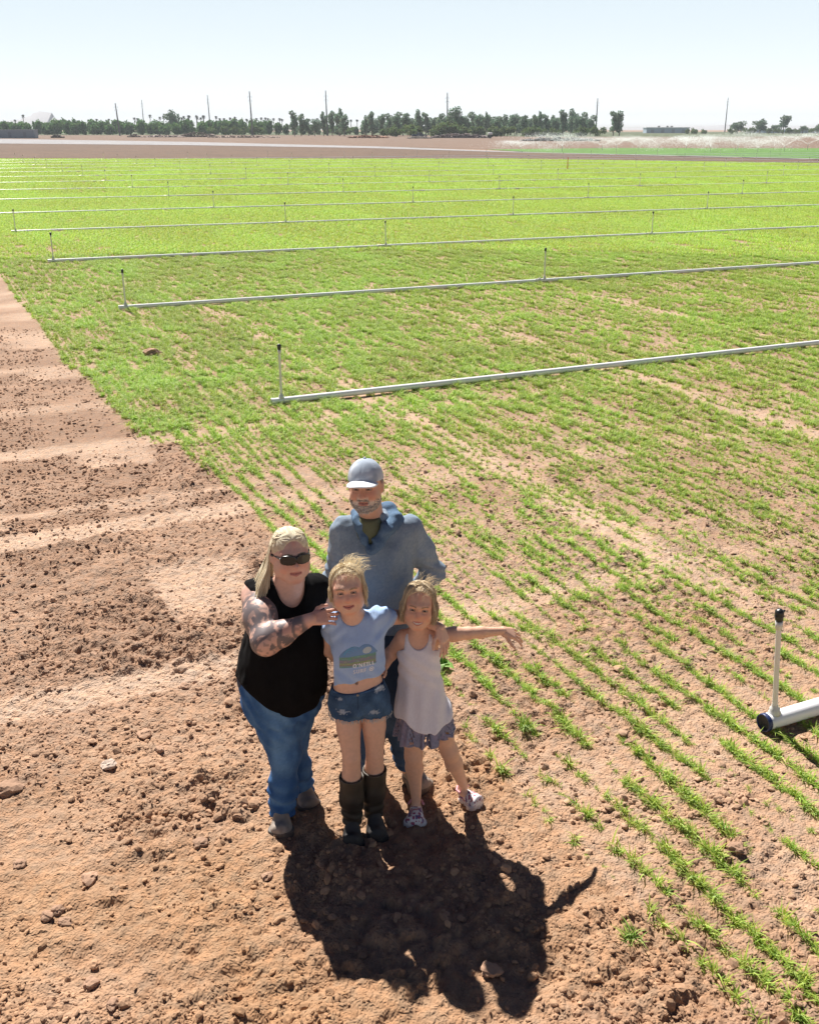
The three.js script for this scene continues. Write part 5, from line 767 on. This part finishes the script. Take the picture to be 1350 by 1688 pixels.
  { const R = rng(8), fr = []; for (let i = 0; i < 260; i++) { const s = i % 2 ? 1 : -1, a = R() * 6.28, cx = s < 0 ? -0.064 : 0.068, cz = s < 0 ? -0.025 : -0.04, x = cx + cos(a) * 0.083, z = cz + sin(a) * 0.083, y = hemS(x) + 0.003; fr.push({ pts: [[x, y, z], [x + cos(a) * 0.003, y - 0.008, z + sin(a) * 0.003], [x + (R() - 0.5) * 0.012, y - 0.012 - 0.01 * R(), z + (R() - 0.5) * 0.012]], r0: 0.0012, r1: 0.0007, c: mulc([0.5, 0.55, 0.6], 0.7 + 0.4 * R()) }); } part('frayed_hem', strands(fr, { s: 1, out: (p) => p }), clothM, shorts).userData.kind = 'stuff'; }
  part('button', new THREE.SphereGeometry(0.006, 10, 6).translate(-0.004, 0.815, 0.064), std(col(0.4, 0.36, 0.3), 0.3, { metalness: 0.7 }), shorts);
  part('side_tie', surfOf(chain([[-0.128, 0.8, -0.02, 0.008], [-0.134, 0.75, -0.01, 0.011], [-0.13, 0.69, -0.005, 0.007]], 0.01), 0.004, weave([0.2, 0.07, 0.05], 200)), clothM, t);
  // tall boots
  for (const [L, toe] of [[legA, [-0.043, 0.04, 0.062]], [legB, [0.078, 0.04, 0.012]]]) {
    const an = L[4], cal = L[3], topY = 0.345, bp = [...chain([[...V3(L[2], cal, 0.95).slice(0, 3), 0.062], [...V3(cal, an, 0.5), 0.056], [an[0], 0.1, an[2], 0.05]], 0.03)], bf = union(bp), tx = V3(L[2], cal, 0.95);
    const b = part('boot', surfOf(bp, 0.005, (x, y, z) => mulc(mixc([0.018, 0.015, 0.012], [0.05, 0.04, 0.027], sst(0.2, 0.33, y + 0.06 * (n3(x * 20, y * 20, z * 20) - 0.5))), 0.75 + 0.5 * n3(x * 40, y * 40, z * 40)), (x, y, z) => max(smax(bf(x, y, z) + 0.004 * fold(x, y, z, 20, 20, 20, 3) + 0.004 * sin(y * 120 + 5 * n3(x * 12, y * 6, z * 12)) * sst(0.25, 0.1, y), max(y - topY - 0.15 * (z - tx[2]) * -1, 0.03 - y), 0.006), -max(hypot(x - tx[0], z - tx[2]) - 0.05, topY - 0.03 - y))), bootM, t);
    shoe(b, 'boot_foot', [an[0], 0.05, an[2] - 0.01], toe, 0.044, [0.026, 0.024, 0.024], [0.022, 0.021, 0.022], { h: 0.12, toe: 0.55 });
  }
  girlHair(F, t, 17, { n: 1000, window: 1.15, line: 0.36, low: -0.075, len: (a) => abs(a) > 1.9 ? 0.12 : 0.07, flare: 0.03, wisps: 190, wispAz: 1.2, wind: [0.085, -0.05], colour: (k, a) => mixc([0.62, 0.48, 0.28], [0.96, 0.86, 0.62], k) });
}
// ---- the younger girl
{
  const t = thing('person', 'small girl in a white tank top and lavender skirt holding one arm out', 'person', [0.1, 0, -4.3]);
  const skin = [0.71, 0.43, 0.3], F = frame([-0.056, 1.152, 0.02], -0.04, 0.08, -0.09, 0.87), o = { child: 1, nose: 0.85, smile: 1.3, teeth: [0.72, 0.68, 0.62], brow: [0.25, 0.16, 0.1], lips: [0.5, 0.18, 0.15], flush: [0.58, 0.25, 0.17], iris: [0.05, 0.05, 0.05], width: 1 };
  const shA = [-0.13, 0.975, -0.012], shB = [0.012, 0.982, -0.012], elA = [-0.19, 0.865, -0.05], haA = [-0.222, 0.84, 0.04], elB = [0.178, 0.962, -0.075], wrB = [0.352, 0.915, -0.19], yaw = 0;
  const torso = (k, hem = 0) => loft([[0.52, -0.03, 0.0, 0.1 + k + hem, 0.08 + k + hem, 0.085 + k + hem], [0.6, -0.034, 0.0, 0.1 + k + hem * 0.8, 0.076 + k + hem * 0.6, 0.08 + k + hem * 0.6], [0.7, -0.043, 0.0, 0.09 + k + hem * 0.3, 0.068 + k + hem * 0.2, 0.068 + k], [0.8, -0.05, 0.0, 0.088 + k, 0.066 + k, 0.064 + k], [0.9, -0.056, -0.002, 0.092 + k, 0.066 + k, 0.066 + k], [0.97, -0.058, -0.008, 0.086 + k, 0.05 + k, 0.058 + k], [1.01, -0.057, -0.008, 0.05 + k, 0.038 + k, 0.045 + k], [1.03, -0.056, -0.006, 0.036, 0.034, 0.037]], yaw);
  const legA = [[-0.082, 0.56, 0.0, 0.062], [-0.084, 0.46, 0.012, 0.052], [-0.08, 0.345, 0.022, 0.039], [-0.076, 0.27, 0.005, 0.039], [-0.067, 0.085, 0.0, 0.024]], legB = [[0.02, 0.56, 0.0, 0.062], [0.055, 0.46, 0.0, 0.052], [0.095, 0.355, -0.005, 0.039], [0.118, 0.27, -0.035, 0.039], [0.172, 0.09, -0.105, 0.024]];
  const body = [torso(0), cone([-0.057, 0.99, -0.008], [-0.057, 1.08, 0.01], 0.036, 0.035, 0.035), ...chain([[...shA, 0.036], [...elA, 0.028], [...haA, 0.021]], 0.025), ...chain([[...shB, 0.037], [...V3(shB, elB, 0.6), 0.032], [...elB, 0.029]], 0.025), ...chain([[...elB, 0.028], [...V3(elB, wrB, 0.35), 0.028], [...wrB, 0.019]], 0.015), ...chain(legA, 0.03), ...chain(legB, 0.03), cone([-0.067, 0.05, 0.005], [-0.07, 0.028, 0.06], 0.024, 0.015), cone([0.172, 0.05, -0.1], [0.21, 0.028, -0.07], 0.024, 0.015)];
  const hB = handPrims(wrB, [0.85, -0.4, -0.3], [0.3, 0.8, 0.45], [0.3, -0.2, 0.9], 0.76, 0.26, 0.24, 0.15), hA = handPrims(haA, [-0.3, -0.2, 0.6], [-0.8, 0.4, 0.2], [0, 1, 0], 0.68, 0.45);
  const sk = (x, y, z) => mulc(skin, 0.93 + 0.14 * n3(x * 110, y * 110, z * 110));
  bodyMesh(t, [surfOf(body, 0.0055, sk), headGeo(F, o, skin, 0.0034), surfOf(hB, 0.003, sk), surfOf(hA, 0.0032, sk)]); eyes(F, o, t);
  // skirt below the shirt
  const skirtL = (k) => loft([[0.44, -0.02, -0.005, 0.152 + k, 0.12 + k, 0.13 + k], [0.5, -0.026, -0.003, 0.136 + k, 0.11 + k, 0.118 + k], [0.6, -0.034, 0, 0.112 + k, 0.088 + k, 0.092 + k], [0.66, -0.038, 0, 0.1 + k, 0.08 + k, 0.08 + k]], yaw), so = skirtL(0).f, si = skirtL(-0.007).f;
  const pleat = (x, z) => { const a = Math.atan2(x + 0.025, z); return 0.011 * sin(a * 9 + 1.4 * sin(a * 3)) + 0.005 * sin(a * 21); };
  part('skirt', surf((x, y, z) => { const p = pleat(x, z) * sst(0.66, 0.47, y) + 0.004 * fold(x, y, z, 30, 20, 30, 2), low = 0.455 + 0.32 * max(0, x + 0.02) - 0.02 * abs(sin(Math.atan2(x + 0.025, z) * 4.5)) - y; return max(so(x, y, z) + p, -(si(x, y, z) + p), low, y - 0.655); }, [-0.23, 0.38, -0.2], [0.2, 0.69, 0.2], 0.005, (x, y, z) => { const k = n3(x * 40, y * 40, z * 40), q = n3(x * 85 + 7, y * 85, z * 85); return mulc(mixc([0.24, 0.24, 0.33], k > 0.55 ? [0.34, 0.3, 0.39] : [0.28, 0.29, 0.38], q), 0.85 + 0.3 * n3(x * 300, y * 300, z * 300)); }), clothM, t);
  // white tank top
  const tp = [torso(0.009, 0.03)], tf = tp[0].f;
  part('tank_top', surfOf(tp, 0.005, (x, y, z) => mulc([0.78, 0.78, 0.84], 0.93 + 0.1 * n3(x * 260, y * 120, z * 260)), (x, y, z) => {
    let d = tf(x, y, z); if (d > 0.03) return d; const q = x + 0.058;
    d += 0.009 * fold(x, y, z, 24, 9, 24, 4) + 0.0045 * sin(q * 95 + 5 * n3(x * 8, y * 4, z * 8)) * sst(0.85, 0.65, y) + 0.0025 * sin(y * 90 + q * 60) * sst(0.7, 0.8, y);
    d = smax(d, -(z > -0.02 ? hypot(q * 1.05, min(0, y - 1.0) * 0.85) - 0.05 : hypot(q, y - 1.02) - 0.048), 0.005);
    if (abs(q) > 0.06) d = smax(d, -max(hypot(z * 0.9 + 0.01, y - 0.985) - 0.068, 0.066 - abs(q)), 0.006);
    return smax(d, 0.575 - 0.055 * cos(clamp((q - 0.05) / 0.11, -1, 1) * 1.57) + 0.006 * sin(q * 70) - y, 0.004);
  }), clothM, t);
  // clogs with a printed pattern
  const pr = (x, y, z) => { const k = n3(x * 75 + 3, y * 75, z * 75), q = n3(x * 60 + 31, y * 60, z * 60); return k > 0.66 ? [0.34, 0.05, 0.12] : q > 0.69 ? [0.16, 0.09, 0.22] : k < 0.27 ? [0.5, 0.25, 0.24] : [0.74, 0.71, 0.71]; };
  for (const [a, b] of [[[-0.067, 0.05, 0.0], [-0.073, 0.04, 0.105]], [[0.168, 0.05, -0.115], [0.242, 0.04, -0.06]]]) { const s = shoe(t, 'clog', a, b, 0.041, [0.75, 0.72, 0.72], [0.72, 0.69, 0.69], { h: 0.062, toe: 0.92, paint: pr, cell: 0.0038 }); const d = nrm3([b[0] - a[0], 0, b[2] - a[2]]), n = [-d[2], 0, d[0]]; part('heel_strap', surfOf(chain([-1.5, -0.8, 0, 0.8, 1.5].map((th) => [...add3(add3(a, d, 0.012 - 0.042 * cos(th)), n, 0.037 * sin(th)).map((v, k) => k === 1 ? 0.062 : v), 0.006]), 0.004), 0.0035, weave([0.66, 0.3, 0.33], 100)), shoeM, s); }
  girlHair(F, t, 29, { n: 1050, window: 0.98, line: 0.38, low: -0.09, len: (a) => abs(a) > 1.7 ? 0.1 : 0.1, flare: 0.07, wisps: 90, wispAz: 1.5, wind: [0.05, -0.06], colour: (k, a) => mixc([0.36, 0.26, 0.15], [0.92, 0.78, 0.54], clamp(k * (0.6 + 0.5 * (abs(a) < 1.6 ? 1 : 0.5)))) });
}
renderer.render(scene, camera);
